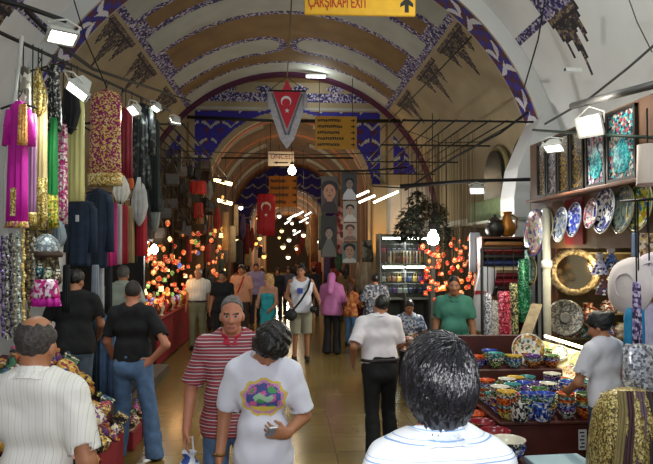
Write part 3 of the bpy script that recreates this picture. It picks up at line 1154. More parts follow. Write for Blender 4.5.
rb, J = person('boy in white t-shirt with a colourful oval print looking down at his phone', (P2(264, 3.65), 3.65, 0), face=176, H=1.71, h=.0065, hair='shag', skin='tan', top='tee', top_mat=tee_m, paint_top=tee_paint(1),
               bottom='jeans', bot_mat=M('#23263c', .85, var=.2), nod=50, turn=-10, tilt=-24, lean=3, w=.84, hem=.83, loose=.03, sleeve='elbow', hair_mat=M('#17130f', .38, var=.6, scale=70, bump=.5),
               arms=dict(R=[(.235, -.04, 1.17), (.25, .06, .95), dict(curl=.6)], L=[(-.24, -.02, 1.16), (-.15, .2, 1.13), dict(dir=(.75, .5, .2), thumb=(.0, .35, 1), curl=.85)]), seed=2)
hp_ = Vector(J['wr']['L'])
wc = J['wr']['R']
MB().tube([Vector(wc) + Vector((.033 * math.cos(a), .033 * math.sin(a), .012)) for a in [k * PI / 8 for k in range(16)]], .0075, 6, closed=True).build('bracelet', M('#7a5a2a', .3, metal=.8), rb)
ph = thing('mobile_phone', 'small silver phone held in the hand of the boy in white t-shirt', 'phone', rb.matrix_world @ hp_ if False else (0, 0, 0))
fr = Matrix.Rotation(R(176), 4, 'Z')
hw = Vector((rb.location)) + fr @ (hp_ + Vector((.075, .085, .036)))
ph.location = hw
ph.rotation_euler = (R(38), 0, R(176 + 20))
MB().box((0, 0, 0), (.048, .105, .016), bev=.005).build('phone_body', M('#b9bcc4', .3, metal=.7), ph)
MB().box((0, .02, .0085), (.036, .042, .002)).build('screen', EM('#9fb6d8', .6), ph)
# --- grey-haired man in striped polo facing the camera
polo = STR([(0, '#8d2f3c'), (.34, '#c9b6b2'), (.5, '#2f2c48'), (.62, '#8d2f3c'), (.86, '#bfa9a8'), (.94, '#8d2f3c')], .042, 2)
rp, J = person('grey-haired man facing the camera in striped polo shirt with red collar', (P2(232, 4.25), 4.25, 0), face=184, H=1.79, h=.0065, hair='rec', skin='red', hair_mat=M('#66605c', .7, var=.5, scale=80, bump=.3),
               top='vneck', top_mat=polo, bottom='jeans', bot_mat=denim, collar='#b01d38', w=1.0, sleeve='elbow', loose=.026, hem=.84, belly=.02,
               arms=dict(R=[(.265, -.02, 1.14), (.285, .06, .9)], L=[(-.265, -.02, 1.14), (-.27, .1, .92)]), nod=3, turn=2, seed=6)
# --- man in black t-shirt and jeans, hand on hip
rk, J = person('man in black t-shirt and blue jeans with hand on hip seen from behind', (P2(133, 6.4), 6.4, 0), face=-2, H=1.79, h=.0085, hair='crop', skin='red', hair_mat=M('#2a211c', .7, var=.5, scale=80),
               top='tee', top_mat=blackc, bottom='jeans', bot_mat=denim, cuff=.092, loose=.024, hem=.96, nod=12, turn=-10,
               arms=dict(R=[(.35, -.1, 1.13), (.2, -.06, .98), dict(dir=(-.8, -.15, -.5), thumb=(0, .2, 1), curl=.25)], L=[(-.26, .04, 1.15), (-.235, .16, .96)]),
               legs=dict(R=[(.17, .0, .5), (.235, -.03, .085)], L=[(-.1, .05, .5), (-.15, .03, .085)]), seed=8, shoes='#1a1714')
for sx, k in ((.235, -.03), (-.15, .03)):
    MB().box((sx + .045, k + .06, .04), (.012, .12, .02), rz=.1).build('shoe_stripe', M('#c9a23a', .6), rk)
# --- man in white shirt and black trousers walking away
person('man in white shirt and loose black trousers walking away down the middle', (P2(380, 6.4), 6.4, 0), face=6, H=1.64, h=.0085, hair='short', skin='tan', top='shirt', top_mat=M('#dcd6da', .8, var=.03),
       bottom='trousers', bot_mat=M('#0b0b0d', .85, var=.3), cuff=.09, w=1.12, loose=.03, hem=1.0, sleeve='elbow', lean=8, nod=14, turn=24, tilt=22, collar='#dcd6da',
       arms=dict(L=[(-.31, -.1, 1.18), (-.29, .08, 1.02)], R=[(.25, .06, 1.2), (.14, .22, 1.12)]),
       legs=dict(R=[(.115, .09, .5), (.13, .02, .085)], L=[(-.1, -.02, .5), (-.11, -.16, .1)]), belt='#1a1210', seed=9)
# --- shoppers at the left-hand clothes stall
person('man in black t-shirt and faded jeans bending over the clothes table', (P2(74, 6.8), 6.8, .12), face=14, H=1.78, h=.01, hair='short', skin='tan', top='tee', top_mat=blackc, bottom='jeans', bot_mat=M('#52606e', .85, var=.25, scale=12),
       lean=4, nod=14, turn=30, w=1.1, loose=.026, arms=dict(R=[(.27, .05, 1.15), (.24, .26, 1.03)], L=[(-.27, .02, 1.15), (-.24, .2, 1.0)]), seed=10)
person('man in pale grey-green shirt standing among the hanging clothes', (P2(123, 8.9), 8.9, .12), face=-10, H=1.76, h=.011, hair='short', skin='tan', hair_mat=M('#5a5650', .7, var=.4, scale=60), top='shirt', top_mat=M('#a9b2a4', .8, var=.05), bottom='trousers', bot_mat=M('#3c3a38', .8),
       w=1.12, loose=.03, nod=10, collar='#a9b2a4', arms=dict(R=[(.28, .04, 1.15), (.2, .24, 1.06)], L=[(-.28, .04, 1.15), (-.2, .24, 1.06)]), seed=11)
# --- woman shopping at the ceramics stall
rw, J = person('woman in white t-shirt and dark jeans browsing the bright ceramics stall', (P2(606, 4.84), 4.84, 0), face=28, H=1.6, h=.0085, hair='bun', hair_mat=M('#0b0909', .5, bump=.3, scale=60), skin='tan', top='tee', top_mat=M('#d5d3da', .8, var=.03), bottom='jeans', bot_mat=denim_d,
               loose=.026, hem=.93, w=1.02, turn=-22, nod=14, lean=5, arms=dict(L=[(-.26, .08, 1.16), (-.2, .22, 1.08)], R=[(.25, .02, 1.15), (.22, .2, .98)]), seed=12)
# --- middle distance
grn = M('#7d7a5c', .85, var=.1)
person('old man in white striped shirt and grey-green trousers walking towards the camera', (P2(198, 13.4), 13.4, 0), face=172, H=1.72, h=.012, hair='bald', hair_mat=M('#b5b0a8', .8), top='shirt', top_mat=STR([(0, '#d6d2c4'), (.6, '#aaa692'), (.7, '#d6d2c4')], .06, 0), bottom='trousers', bot_mat=grn,
       w=1.15, belt='#2a211a', loose=.03, hem=1.0, belly=.03, collar='#d6d2c4', seed=13)
person('man in black t-shirt beside the old man in white shirt', (P2(222, 12.7), 12.7, 0), face=165, H=1.69, h=.012, hair='short', top='tee', top_mat=blackc, bottom='trousers', bot_mat=M('#15151a', .8), w=1.05, seed=14)
ro, J = person('man in pale orange shirt with a red camera strap', (P2(241, 15), 15, 0), face=180, H=1.74, h=.012, hair='short', top='shirt', top_mat=M('#d89a76', .8), bottom='trousers', bot_mat=M('#4a4038', .8), w=1.12, loose=.03, sleeve='elbow', collar='#e0a888', seed=15)
MB().tube([J['up']((-.07, .1, 1.48)), J['up']((-.02, .165, 1.3)), J['up']((.07, .16, 1.1))], .018, 6).build('camera_strap', M('#b01818', .7), ro)
teal = M('#2aa2aa', .7, var=.12, scale=12)
person('blonde woman in long strapless turquoise dress', (P2(268, 12.4), 12.4, 0), face=150, H=1.62, h=.012, hair='long', hair_mat=M('#b98f55', .6, var=.3, scale=40), skin='fair', top='strapless', top_mat=teal, bottom='skirt', bot_mat=teal, sleeve='none', loose=.012,
       arms=dict(R=[(.22, .04, 1.16), (.12, .22, 1.08)], L=[(-.23, .02, 1.14), (-.2, .2, 1.02)]), turn=30, seed=16)
rv, J = person('man in sleeveless white top and khaki shorts carrying black bags', (P2(301, 11.8), 11.8, 0), face=186, H=1.83, h=.012, hair='short', top='tank', top_mat=M('#d2d4da', .8, var=.04), bottom='shorts', bot_mat=M('#8f8b74', .85), sleeve='none', loose=.03, w=1.1, turn=20,
               arms=dict(R=[(.26, .0, 1.16), (.2, .2, 1.04)], L=[(-.29, .02, 1.18), (-.3, .2, 1.1)]), seed=17, hem=.88)
MB().tube([J['up']((-.17, .05, 1.47)), J['up']((-.1, .17, 1.3)), J['up']((.03, .18, 1.1)), J['up']((.16, .16, .94))], .02, 6).build('bag_strap', M('#101012', .7), rv)
f = f_u([f_ell(J['up']((.2, .14, .85)), (.12, .07, .11)), f_ell(J['up']((.2, .17, .83)), (.09, .07, .08))], .02)
sdf_mesh('shoulder_bag', f, J['lo'], J['hi'], .012, [M('#141612', .7)], rv)
f = f_u([f_ell(J['up']((-.2, .2, .95)), (.07, .05, .07)), f_ell(J['up']((-.2, .25, .95)), (.04, .05, .04))], .02)
sdf_mesh('hanging_camera', f, J['lo'], np.array(J['hi']) + .1, .012, [M('#1a1c18', .5)], rv)
MB().box(J['up']((.04, .165, 1.28)), (.1, .02, .1)).build('badge', M('#2a3f9a', .6), rv)
# woman in pink headscarf: scarf over the head and shoulders as a child
def headscarf(root, J, mat):
    N, RH, hs = J['N'].astype(np.float32), J['RH'], J['hs']
    f = f_u([f_ell((0, -.012, .12), (.092, .112, .116)), f_cap((0, -.02, .03), (0, -.03, -.1), .085, .12), f_cap((0, -.07, .08), (0, -.12, -.2), .06, .09)], .05)
    f = f_sub(f, f_ell((0, .1, .06), (.058, .075, .085)), .01)
    g = lambda P: f(((P - N) @ RH) / hs) * hs + .005 * n3(P, 22, 3)
    sdf_mesh('headscarf', g, N - .45, N + .4, .012, [mat], root)
pinkm = M('#b56a9a', .75, var=.08)
rh, J = person('woman in pink headscarf, pink tunic and black trousers', (P2(332, 12.6), 12.6, 0), face=-25, H=1.64, h=.012, hair=None, top='shirt', top_mat=pinkm, bottom='trousers', bot_mat=M('#0c0c0e', .8), cuff=.1, sleeve='long', loose=.045, hem=.84, w=1.1,
               arms=dict(R=[(.26, .06, 1.16), (.2, .26, 1.06)], L=[(-.26, .03, 1.15), (-.24, .14, .94)]), seed=18)
headscarf(rh, J, pinkm)
person('child in orange patterned top and jeans beside the woman in pink headscarf', (P2(351, 13.6), 13.6, 0), face=-40, H=1.36, h=.012, hair='long', hair_mat=M('#4a2a18', .6), top='tee', top_mat=SPK(['#c77038', '#a8552c', '#d99a5c'], 18, .8), bottom='jeans', bot_mat=M('#5a86b4', .85, var=.2), loose=.03, hem=.82,
       arms=dict(R=[(.25, .08, 1.16), (.2, .26, 1.1)], L=[(-.25, .02, 1.14), (-.24, .14, .95)]), seed=19)
person('man in dark checked shirt with his back to the camera', (P2(375, 12.0), 12.0, 0), face=15, H=1.64, h=.012, hair='short', top='shirt', top_mat=SPK(['#5c5f66', '#2b2c34', '#8d8a88', '#40424a'], 30, .8), bottom='trousers', bot_mat=M('#3a352c', .8), w=1.2, loose=.04, hem=.84, sleeve='elbow', collar='#55585f',
       arms=dict(R=[(.29, .04, 1.16), (.24, .26, 1.06)], L=[(-.29, .04, 1.16), (-.24, .24, 1.06)]), seed=20)
# --- the sellers on the right
person('seller in green polo shirt standing in front of the fabric shelves', (P2(454, 7.9), 7.9, 0), face=168, H=1.76, h=.01, hair='crop', skin='tan', top='shirt', top_mat=M('#3d7a66', .8, var=.06), bottom='trousers', bot_mat=M('#26262a', .8), collar='#3d7a66', w=.98, loose=.028,
       belly=.03, seed=21)
person('woman with dark hair and white top half hidden behind the sequinned scarves', (P2(491, 9.0), 9.0, 0), face=60, H=1.56, h=.012, hair='bun', skin='tan', top='tee', top_mat=whitec, bottom='jeans', bot_mat=denim_d, sleeve='short', seed=22, nod=15)
person('seated seller in checked shirt behind the trinket table', (P2(409, 10.2), 10.2, 0), face=178, H=1.7, h=.012, seat=.42, hair='short', top='shirt', top_mat=SPK(['#6f7f9c', '#a8b2c0', '#454e66', '#c6c6c2'], 34, .8), bottom='trousers', bot_mat=M('#2c2c33', .8), collar='#8a94a8',
       legs=dict(R=[(.15, .42, .5), (.15, .42, .085)], L=[(-.15, .42, .5), (-.15, .42, .085)]), arms=dict(R=[(.27, .06, 1.16), (.16, .28, 1.02)], L=[(-.27, .06, 1.16), (-.16, .28, 1.02)]), nod=18, seed=23)
st = thing('stool', 'low wooden stool under the seated seller in checked shirt', 'stool', (P2(409, 10.2), 10.2 + .02, 0))
MB().box((0, 0, .305), (.34, .3, .03), bev=.01).build('seat', M('#5a3c22', .6), st)
for sx in (-1, 1):
    for sy in (-1, 1):
        MB().box((sx * .14, sy * .11, .145), (.04, .04, .29)).build('leg', M('#4a3018', .6), st)
# --- the crowd farther down the street
crowd = [(206, 268, 16.5, '#3b3a44', 'dark jacket', 10), (256, 263, 17.5, '#8f84a8', 'lilac shirt', 175), (262, 269, 19, '#a05a50', 'brick red top', 170), (277, 268, 18.6, '#15151c', 'black top behind the turquoise dress', 185),
         (288, 268, 20, '#4a4652', 'grey top far down the street', 178), (314, 267, 19.5, '#1c1c22', 'black jacket near the posters', 5), (245, 272, 20.5, '#c0b4a4', 'cream top in the far crowd', 160), (304, 263, 23, '#3a2e2a', 'brown coat in the far crowd', 0),
         (243, 265, 22, '#7c3030', 'dark red top in the far crowd', 190), (344, 276, 18.2, '#7a5c3a', 'ochre top under the posters', 20), (296, 262, 26, '#22222a', 'navy top in the distance', 180)]
crowd_xs = set()
for i, (u, v, Y, col, wh, fc) in enumerate(crowd):
    p = at(u, v, Y)
    person('shopper in ' + wh + ', dark hair', (p.x, Y, 0), face=fc, H=max(1.55, min(1.85, p.z)), h=.016, hair='short' if i % 3 else 'long', top='shirt', top_mat=M(col, .8, var=.1), bottom='trousers', bot_mat=M('#24222a', .8), w=1.05, loose=.03, seed=i * 1.3, sleeve='long' if i % 2 else 'elbow')

t = thing('plastic_bag', 'small white and blue plastic bag held low beside the man in striped polo shirt', 'bag', at(189, 470, 4.2))
MB().lathe([(.0, -.16), (.09, -.15), (.1, -.04), (.06, .05), (.03, .09), (.05, .12)], n=14, ripple=(5, .12), sx=1.0).build('bag_body', SPK(['#c9d4e4', '#e6e8ec', '#3a5aa8', '#dfe4ea'], 18, .4), t)
MB().tube([(-.03, 0, .1), (-.02, 0, .2), (.02, 0, .22), (.03, 0, .1)], .006, 5).build('handle', M('#e6e8ec', .5), t)
# ================================================================ GOODS: shared builders
def cloth(mb, prof, n=30, rip=(7, .12), slot=0, seed=0.0, c=(0, 0, 0), slots=None):
    """closed hanging cloth: prof = [(z, half width, half depth, x offset)] top to bottom, with vertical folds"""
    c = Vector(c)
    vs, fs, ms = [], [], []
    N = len(prof)
    for i, p in enumerate(prof):
        z, w, d = p[:3]
        xo = p[3] if len(p) > 3 else 0
        g = i / max(1, N - 1)
        for k in range(n):
            a = 2 * PI * k / n
            x = math.cos(a)
            f = 1 + rip[1] * g * math.sin(rip[0] * a + seed + 1.2 * g)
            y = math.sin(a) * d * f + d * .9 * g * rip[1] * 4 * math.sin(rip[0] * .55 * x * 3 + seed)
            vs.append(c + Vector((xo + x * w * (1 + .3 * rip[1] * g * math.sin(3 * a + seed)), y, z)))
    for i in range(N - 1):
        for k in range(n):
            l = (k + 1) % n
            fs.append((i * n + k, (i + 1) * n + k, (i + 1) * n + l, i * n + l))
            ms.append(slots(i / (N - 1), k / n) if slots else slot)
    fs += [tuple(range(n)), tuple(reversed(range((N - 1) * n, N * n)))]
    ms += [ms[0] if slots else slot] * 2
    o = len(mb.f)
    mb.add(vs, fs, slot, True)
    mb.m[o:] = ms
    return mb
def profile(kind, w, h):
    d = min(.05, w * .35)
    W = w / 2
    if kind == 'dress':
        return [(h, W * .25, d * .5), (h * .97, W * .62, d * .8), (h * .9, W * .72, d), (h * .7, W * .68, d), (h * .55, W * .74, d), (h * .3, W * .88, d * 1.1), (h * .1, W * .97, d * 1.2), (0, W, d * 1.2)]
    if kind == 'tunic':
        return [(h, W * .3, d * .5), (h * .96, W * .8, d * .9), (h * .85, W * .95, d), (h * .6, W * .9, d), (h * .3, W * .95, d), (0, W, d)]
    if kind == 'top':
        return [(h, W * .25, d * .4), (h * .85, W * .35, d * .6), (h * .6, W * .8, d * 1.1), (h * .35, W, d * 1.2), (h * .12, W * .8, d), (0, W * .35, d * .6)]
    if kind == 'jacket':
        return [(h, W * .3, d * .8), (h * .95, W * .8, d * 1.2), (h * .85, W * .98, d * 1.4), (h * .5, W * .92, d * 1.3), (h * .12, W * .86, d * 1.2), (h * .06, W * .9, d * 1.3), (0, W * .88, d * 1.2)]
    if kind == 'wedge':
        return [(h, W * .35, d * .6), (h * .7, W * .8, d), (h * .4, W, d), (h * .15, W * .6, d), (0, W * .1, d * .5)]
    return [(h, W * .75, d * .6), (h * .95, W * .9, d * .8), (h * .6, W * .93, d), (h * .25, W, d), (0, W * .98, d * 1.05)]
def hook(parent, z, r=.05, mat=None):
    m = MB().tube([(0, 0, z - .02), (0, 0, z + .03)] + [(r * .5 * math.sin(t), 0, z + .05 + r * .5 * (1 - math.cos(t)) * .8) for t in [k * PI / 5 for k in range(1, 6)]], .006, 6)
    m.tube([(-.16, 0, z - .06), (0, 0, z - .01), (.16, 0, z - .06)], .01, 6)
    return m.build('hanger', mat or M('#141416', .5), parent)
def hang(name, label, u0, u1, v0, v1, Y, mat, kind='strip', cat='garment', group=None, rz=None, sleeves=None, trim=None, rip=(7, .14), hanger=False, wk=1.0, emb=None, seed=None, frame=None):
    top_z = None
    if Y in ('rail', 'rail2'):
        off = 0 if Y == 'rail' else -.14
        uu, low = (u0 + u1) / 2, Y == 'rail2'
        Y = (-2.746 + off) / ((uu - 288) / 620 - .0714)
        Y *= at(0, 250, 1).y
        top_z = 2.83 if low else 3.9 + (Y - 5.3) * .105
    p = at((u0 + u1) / 2, v1, Y)
    if frame:
        top_z = frame
    h, w = px(v1 - v0, Y), px(u1 - u0, Y) * wk
    rz = rnd.uniform(-.35, .1) if rz is None else rz
    sd = rnd.uniform(0, 6) if seed is None else seed
    pr = profile(kind, w, h)
    mats = mat if isinstance(mat, list) else [mat]
    mb = cloth(MB(), pr, rip=rip, seed=sd)
    single = not (sleeves or trim or hanger or emb or top_z)
    if single:
        o = mb.build(name, mats, loc=p, rot=(0, 0, rz))
        return tag(o, label, cat, group)
    t = thing(name, label, cat, p, rz, group)
    mb.build('cloth', mats, t)
    if sleeves:
        for sg in (-1, 1):
            s_ = MB()
            s_.tube([(sg * w * .36, 0, h * .93), (sg * w * .47, .01, h * .8), (sg * w * .5, .015, h * (1 - sleeves * .6)), (sg * w * .49, .01, h * (1 - sleeves))], [.045, .055, .05, .06], 10)
            s_.build('sleeve', mats[0], t)
    if trim:
        cloth(MB(), [(q[0], q[1] * 1.02 + .004, q[2] * 1.12 + .004) for q in [(h * trim[1] * (1 - k / 3), pr[-1][1], pr[-1][2] * 1.1) for k in range(4)]], rip=(rip[0], rip[1]), seed=sd).build('hem_trim', trim[0], t)
    if emb:
        m = MB()
        m.box((0, -pr[2][2] * 1.15 - .004, h * emb[1]), (w * emb[2], .012, h * emb[3]), bev=.004)
        m.build('embroidery', emb[0], t)
    if hanger:
        hook(t, h)
    if top_z and top_z - p.z > h + .01:
        MB().tube([(0, 0, h - .01), (0, 0, top_z - p.z)], .006, 5).build('hanging_cord', iron, t)
    return t
def pole(name, label, pts, r, mat, cat='pole', group=None):
    return tag(MB().tube(pts, r, 8).build(name, mat), label, cat, group)
iron = M('#1d1b19', .6, metal=.4, var=.2)
grey_steel = M('#6b6a66', .5, metal=.5)

# ================================================================ LEFT: clothes and costume stall
GOLD = ['#c9a24a', '#8a6a26', '#e6cf86', '#b98f3a']
sq_gold = SPK(['#d8c06a', '#9c7c34', '#f2e6aa', '#b8963f', '#6b5520'], 90, .3, .5, .4)
sq_mag = SPK(['#8e1456', '#c9a24a', '#a01a66', '#d8b866', '#7a1048', '#8e1456', '#e2c98c'], 62, .4, .2, .4)
sq_blk = SPK(['#16161a', '#2a2a2e', '#b9b9ac', '#1a1a20', '#5c5c58', '#101012'], 70, .35, .3, .4)
net_m = SPK(['#cfc8b8', '#8e8674', '#e6e0d2', '#5a5448'], 30, .6, 0, .3, (1, 1, .6))
mag = M('#c4149a', .55, var=.15, scale=20, stretch=(1, 1, .15))
lil = M('#9a6f94', .6, var=.3, scale=16, stretch=(1, 1, .12))
crm = M('#d6bd84', .6, var=.25, scale=16, stretch=(1, 1, .15))
grnm = M('#0f7a34', .55, var=.3, scale=16, stretch=(1, 1, .15))
lime = M('#d9d48a', .6, var=.2, scale=14, stretch=(1, 1, .15))
redd = M('#7c1226', .6, var=.25, scale=12, stretch=(1, 1, .3))
pole('hanging_rail', 'long black pipe carrying the front row of costumes', [(-2.746 + .0714 * y, y, 3.9 + (y - 5.3) * .105) for y in (5.2, 5.6, 7.5, 10.6)], .018, iron, 'rail')
pole('hanging_rail', 'upper black pipe running back above the costumes', [onx(26, 10, -2.45), onx(60, 45, -2.45), onx(93, 69, -2.45), onx(190, 101, -2.45)], .022, iron, 'rail')
pole('hanging_bracket', 'black iron arm reaching out to the topmost left floodlight', [at(0, 0, 4.6), at(26, 7, 4.8), at(66, 21, 5.0)], .02, iron, 'bracket')
pole('support_post', 'thin white post at the near end of the costume rail', [at(22, 36, 5.4), at(16, 90, 5.4), at(6, 170, 5.4), at(4, 330, 5.4)], .018, M('#c9c8c0', .5))
pole('hanging_rope', 'dark cord dropping to the costume rail from the vault', [at(72, -6, 6.5), at(86, 40, 6.7), at(107, 88, 6.9)], .007, iron, 'cord')
hang('hanging_tunic', 'magenta tunic with gold embroidered placket, nearest in the costume row', 7, 27, 104, 228, 'rail', mag, 'tunic', sleeves=.35, emb=(sq_gold, .2, .3, .22), trim=(SPK(GOLD + ['#c4149a'], 60, .4, .3), .05), rz=-.15, hanger=True)
hang('hanging_scarf', 'sheer orange-gold shawl over the magenta tunic', 18, 27, 105, 145, 5.3, SPK(['#d9974a', '#b97a34', '#e6b96a'], 60, .5), 'strip', 'scarf', rz=-.15)
hang('hanging_costume', 'lilac beaded costume hung beside the magenta tunic', 25, 36, 116, 226, 'rail', [lil], 'strip', trim=(sq_gold, .12))
hang('hanging_costume', 'cream and gold costume with long fringe', 33, 46, 104, 230, 'rail', [crm], 'strip', trim=(sq_gold, .4))
hang('hanging_costume', 'green costume with yellow beaded sash', 45, 57, 120, 228, 'rail', [grnm], 'strip', trim=(SPK(['#c9c23a', '#e6d86a', '#0f7a34', '#8a7a1a'], 50, .4, .2), .3))
hang('hanging_costume', 'narrow magenta sequinned costume with silver beads', 56, 67, 126, 224, 'rail', SPK(['#b0206e', '#d85a9a', '#c9c0b8', '#8a1452', '#e6dccf'], 55, .35, .2, .3), 'strip', hanger=True)
hang('hanging_costume', 'pale lime costume with long pleats', 66, 85, 96, 201, 'rail', lime, 'tunic', hanger=True)
hang('hanging_bodice', 'gold beaded bra top with black straps near the lamp', 28, 47, 68, 116, 'rail', sq_gold, 'top', hanger=True)
hang('hanging_shawl', 'white diamond net shawl hung at the near end of the rail', 14, 31, 68, 112, 'rail', net_m, 'strip', 'shawl', rip=(9, .05))
hang('hanging_dress', 'black dress covered in silver beads', 44, 62, 64, 132, 'rail', sq_blk, 'dress', hanger=True)
hang('hanging_shawl', 'plain black shawl beside the pale lime costume', 61, 80, 78, 134, 'rail', M('#0e0e12', .8, var=.3), 'wedge', 'shawl')
hang('hanging_dress', 'magenta dress embroidered all over in gold with gold hem', 88, 122, 91, 186, 'rail', sq_mag, 'tunic', trim=(SPK(GOLD + ['#e8dcae'], 60, .4, .3), .13), hanger=True, rz=-.1, rip=(7, .05))
hang('hanging_robe', 'dark red robe behind the embroidered magenta dress', 117, 133, 108, 178, 'rail', redd, 'tunic')
hang('hanging_robe', 'black robe with silver braid hung beyond the dark red robe', 129, 152, 104, 190, 'rail', SPK(['#0d0f12', '#131a18', '#0d0f12', '#5c625c', '#12181a'], 26, .5), 'dress', sleeves=.6, hanger=True)
hang('hanging_robe', 'long dark green-black robe at the far end of the rail', 148, 161, 120, 212, 'rail', M('#1a2420', .7, var=.4, scale=6), 'dress')
hang('hanging_scarf', 'white scarf with black tip below the dark red robe', 112, 130, 176, 204, 'rail', [M('#c9c5ba', .7, var=.15)], 'wedge', 'scarf', trim=(M('#101014', .8), .3))
hang('hanging_scarf', 'crumpled white scarf hung over a black one', 131, 148, 178, 226, 'rail', M('#b9b9b4', .75, var=.2, scale=9), 'wedge', 'scarf')
hang('hanging_scarf', 'black scarf hanging beside the crumpled white scarf', 139, 151, 190, 242, 'rail', M('#0c0c10', .8), 'wedge', 'scarf')
hang('hanging_scarf', 'pale grey pointed cloth at the end of the clothes rail', 149, 161, 182, 232, 'rail', M('#8f958c', .75, var=.2), 'wedge', 'scarf')
hang('hanging_scarf', 'bright red scarf below the white and black scarves', 136, 147, 205, 256, 'rail', M('#b3202c', .65, var=.2, scale=10, stretch=(1, 1, .2)), 'strip', 'scarf')
hang('hanging_scarf', 'orange scarf end hanging beside the red robe', 128, 134, 176, 190, 'rail', M('#d4642a', .6), 'wedge', 'scarf')
for k, (u0, u1, v0, v1, Y, lab) in enumerate(((68, 92, 200, 266, 7.4, 'dark denim jacket with a white patch, nearer of two on the rail'), (87, 109, 190, 268, 7.8, 'dark denim jacket, farther of two on the rail'))):
    hang('hanging_jacket', lab, u0, u1, v0, v1, 'rail2', denim_m if False else M('#1c2a3e', .85, var=.3, scale=12, bump=.1), 'jacket', 'jacket', sleeves=.8, emb=((M('#c9cdd0', .7) if k == 0 else M('#2f4564', .8)), .7, .14, .1), rz=-.1, rip=(5, .06), hanger=True)
cols = [(104, 112, '#c2246e', 'fuchsia skirt hung beside the denim jackets'), (111, 117, '#d0338a', 'bright pink skirt next to the fuchsia one'), (116, 122, '#cfc6c2', 'white skirt in the row of bright skirts'), (120, 128, '#a31f2c', 'red skirt between white and beige ones'),
        (126, 134, '#b59a6c', 'beige skirt in the row of bright skirts'), (132, 137, '#17171b', 'black skirt at the far end of the skirt row')]
for i, (u0, u1, c, lab) in enumerate(cols):
    hang('hanging_skirt', lab, u0, u1, 203 + i, 266 - i * .8, 'rail2', M(c, .65, var=.25, scale=14, stretch=(1, 1, .15)), 'strip', 'skirt', rip=(9, .16))
pole('hanging_rail', 'lower steel rail carrying the jackets and bright skirts', [(-2.746 + .0714 * y - .14, y, 2.83) for y in (5.6, 7.4, 9.6)], .012, grey_steel, 'rail')
for i, (u0, u1, c, lab) in enumerate(((91, 99, '#8f97a2', 'pale grey trousers hung below the denim jackets'), (99, 104, '#c7c8c8', 'white trousers hung below the denim jackets'), (105, 112, '#1a1a20', 'black striped trousers hung by the pale shirt'), (62, 70, '#101418', 'black bundle of clothes hung beside the bags'))):
    hang('hanging_trousers', lab, u0, u1, 266, 312, 'rail2', M(c, .8, var=.2), 'strip', 'trousers')
# beaded belts and strings, lower left
for i, (u, v0, v1, pal, lab) in enumerate(((2, 236, 338, ['#5c3f7a', '#8f7ab0', '#2f2440'], 'purple bead string at the far left'), (6, 236, 340, ['#c9c4b8', '#8a857a', '#3a3834'], 'silver bead string second from the left'), (10, 234, 338, ['#2a2730', '#7a7488', '#141218'], 'black bead string in the row at the left edge'),
                                          (14, 238, 342, ['#d0c9b4', '#a39a80', '#5f5a4c'], 'pearl bead string in the row at the left edge'), (18, 232, 340, ['#9fa89a', '#3a463a', '#c9cfc0'], 'green-grey coin belt in the row at the left edge'), (23, 226, 344, ['#c9a24a', '#8a6a26', '#e6cf86'], 'gold braid hanging from the magenta tunic row'),
                                          (28, 232, 330, ['#6b5a34', '#a38a52', '#3a3020'], 'bronze coin belt beside the gold braid'), (33, 238, 300, ['#b8ae9a', '#4a4438', '#8a8270'], 'dull silver chain behind the grey hat'))):
    a, b_ = at(u, v0, 5.2 + .04 * i), at(u + 1, v1, 5.2 + .04 * i)
    mb = MB()
    n = 40
    for k in range(n):
        p = a.lerp(b_, k / n) + Vector((.008 * math.sin(k * .9 + i), .006 * math.cos(k * .7), 0))
        mb.ball(p, .010 + .004 * (k % 3), k % 2, 6, 4)
    mb.tube([a, b_], .008, 5)
    tag(mb.build('hanging_bead_string', [SPK(pal, 70, .5, .1), M(pal[2], .5)]), lab, 'bead string', 'bead strings at the left edge')
# grey sequinned cap, little bags and fringed pink bag under it
t = thing('hanging_hat', 'grey sequinned hat with brown brim hung below the costumes', 'hat', at(46, 254, 5.6))
MB().lathe([(.12, 0), (.13, .03), (.115, .09), (.08, .14), (.04, .17), (.0, .18)], n=20, ripple=(8, .03)).build('crown', SPK(['#8f979a', '#5a6468', '#b9c0c0', '#707a7c'], 60, .4, .3, .3), t)
MB().lathe([(.105, -.03), (.135, -.03), (.14, .0), (.125, .03)], n=20).build('brim', M('#3a2418', .6), t)
MB().tube([(0, 0, .18), (.01, 0, .3)], .006, 6).build('cord', iron, t)
for u, v, c, lab in ((39, 270, '#1e6f7c', 'small teal beaded purse under the grey hat'), (48, 274, '#b9c79a', 'small pale green beaded purse under the grey hat'), (57, 276, '#6a5a40', 'small brown purse hung beside the pale green purse')):
    p = at(u, v + 8, 5.55)
    t = thing('hanging_purse', lab, 'purse', p)
    MB().lathe([(.0, -.005), (.03, 0), (.042, .04), (.036, .1), (.022, .13)], n=14, ripple=(5, .05)).build('pouch', SPK([c, c, '#d8d4c0', '#222222'], 60, .4, .2, .3), t)
    MB().tube([(-.02, 0, .13), (-.01, 0, .2), (.01, 0, .2), (.02, 0, .13)], .004, 5).build('handle', iron, t)
t = thing('hanging_bag', 'magenta fringed bag with silver sequins low on the costume stall', 'bag', at(45, 298, 5.5))
cloth(MB(), [(.16, .09, .05), (.1, .11, .06), (.02, .12, .06), (0, .12, .06)], rip=(9, .1)).build('pouch', SPK(['#c2247e', '#d8a0c0', '#8a1a5a', '#e6d8dc'], 40, .4, .2, .4), t)
cloth(MB(), [(0.0, .12, .058), (-.03, .125, .06), (-.07, .13, .06)], rip=(12, .2)).build('fringe', mag, t)
hang('hanging_shawl', 'gold and brown beaded net hung behind the small purses', 22, 60, 224, 300, 6.4, SPK(['#6b5c3c', '#3a3224', '#9c8a5c', '#2a261c', '#86764a'], 36, .6, .1, .3), 'strip', 'shawl')
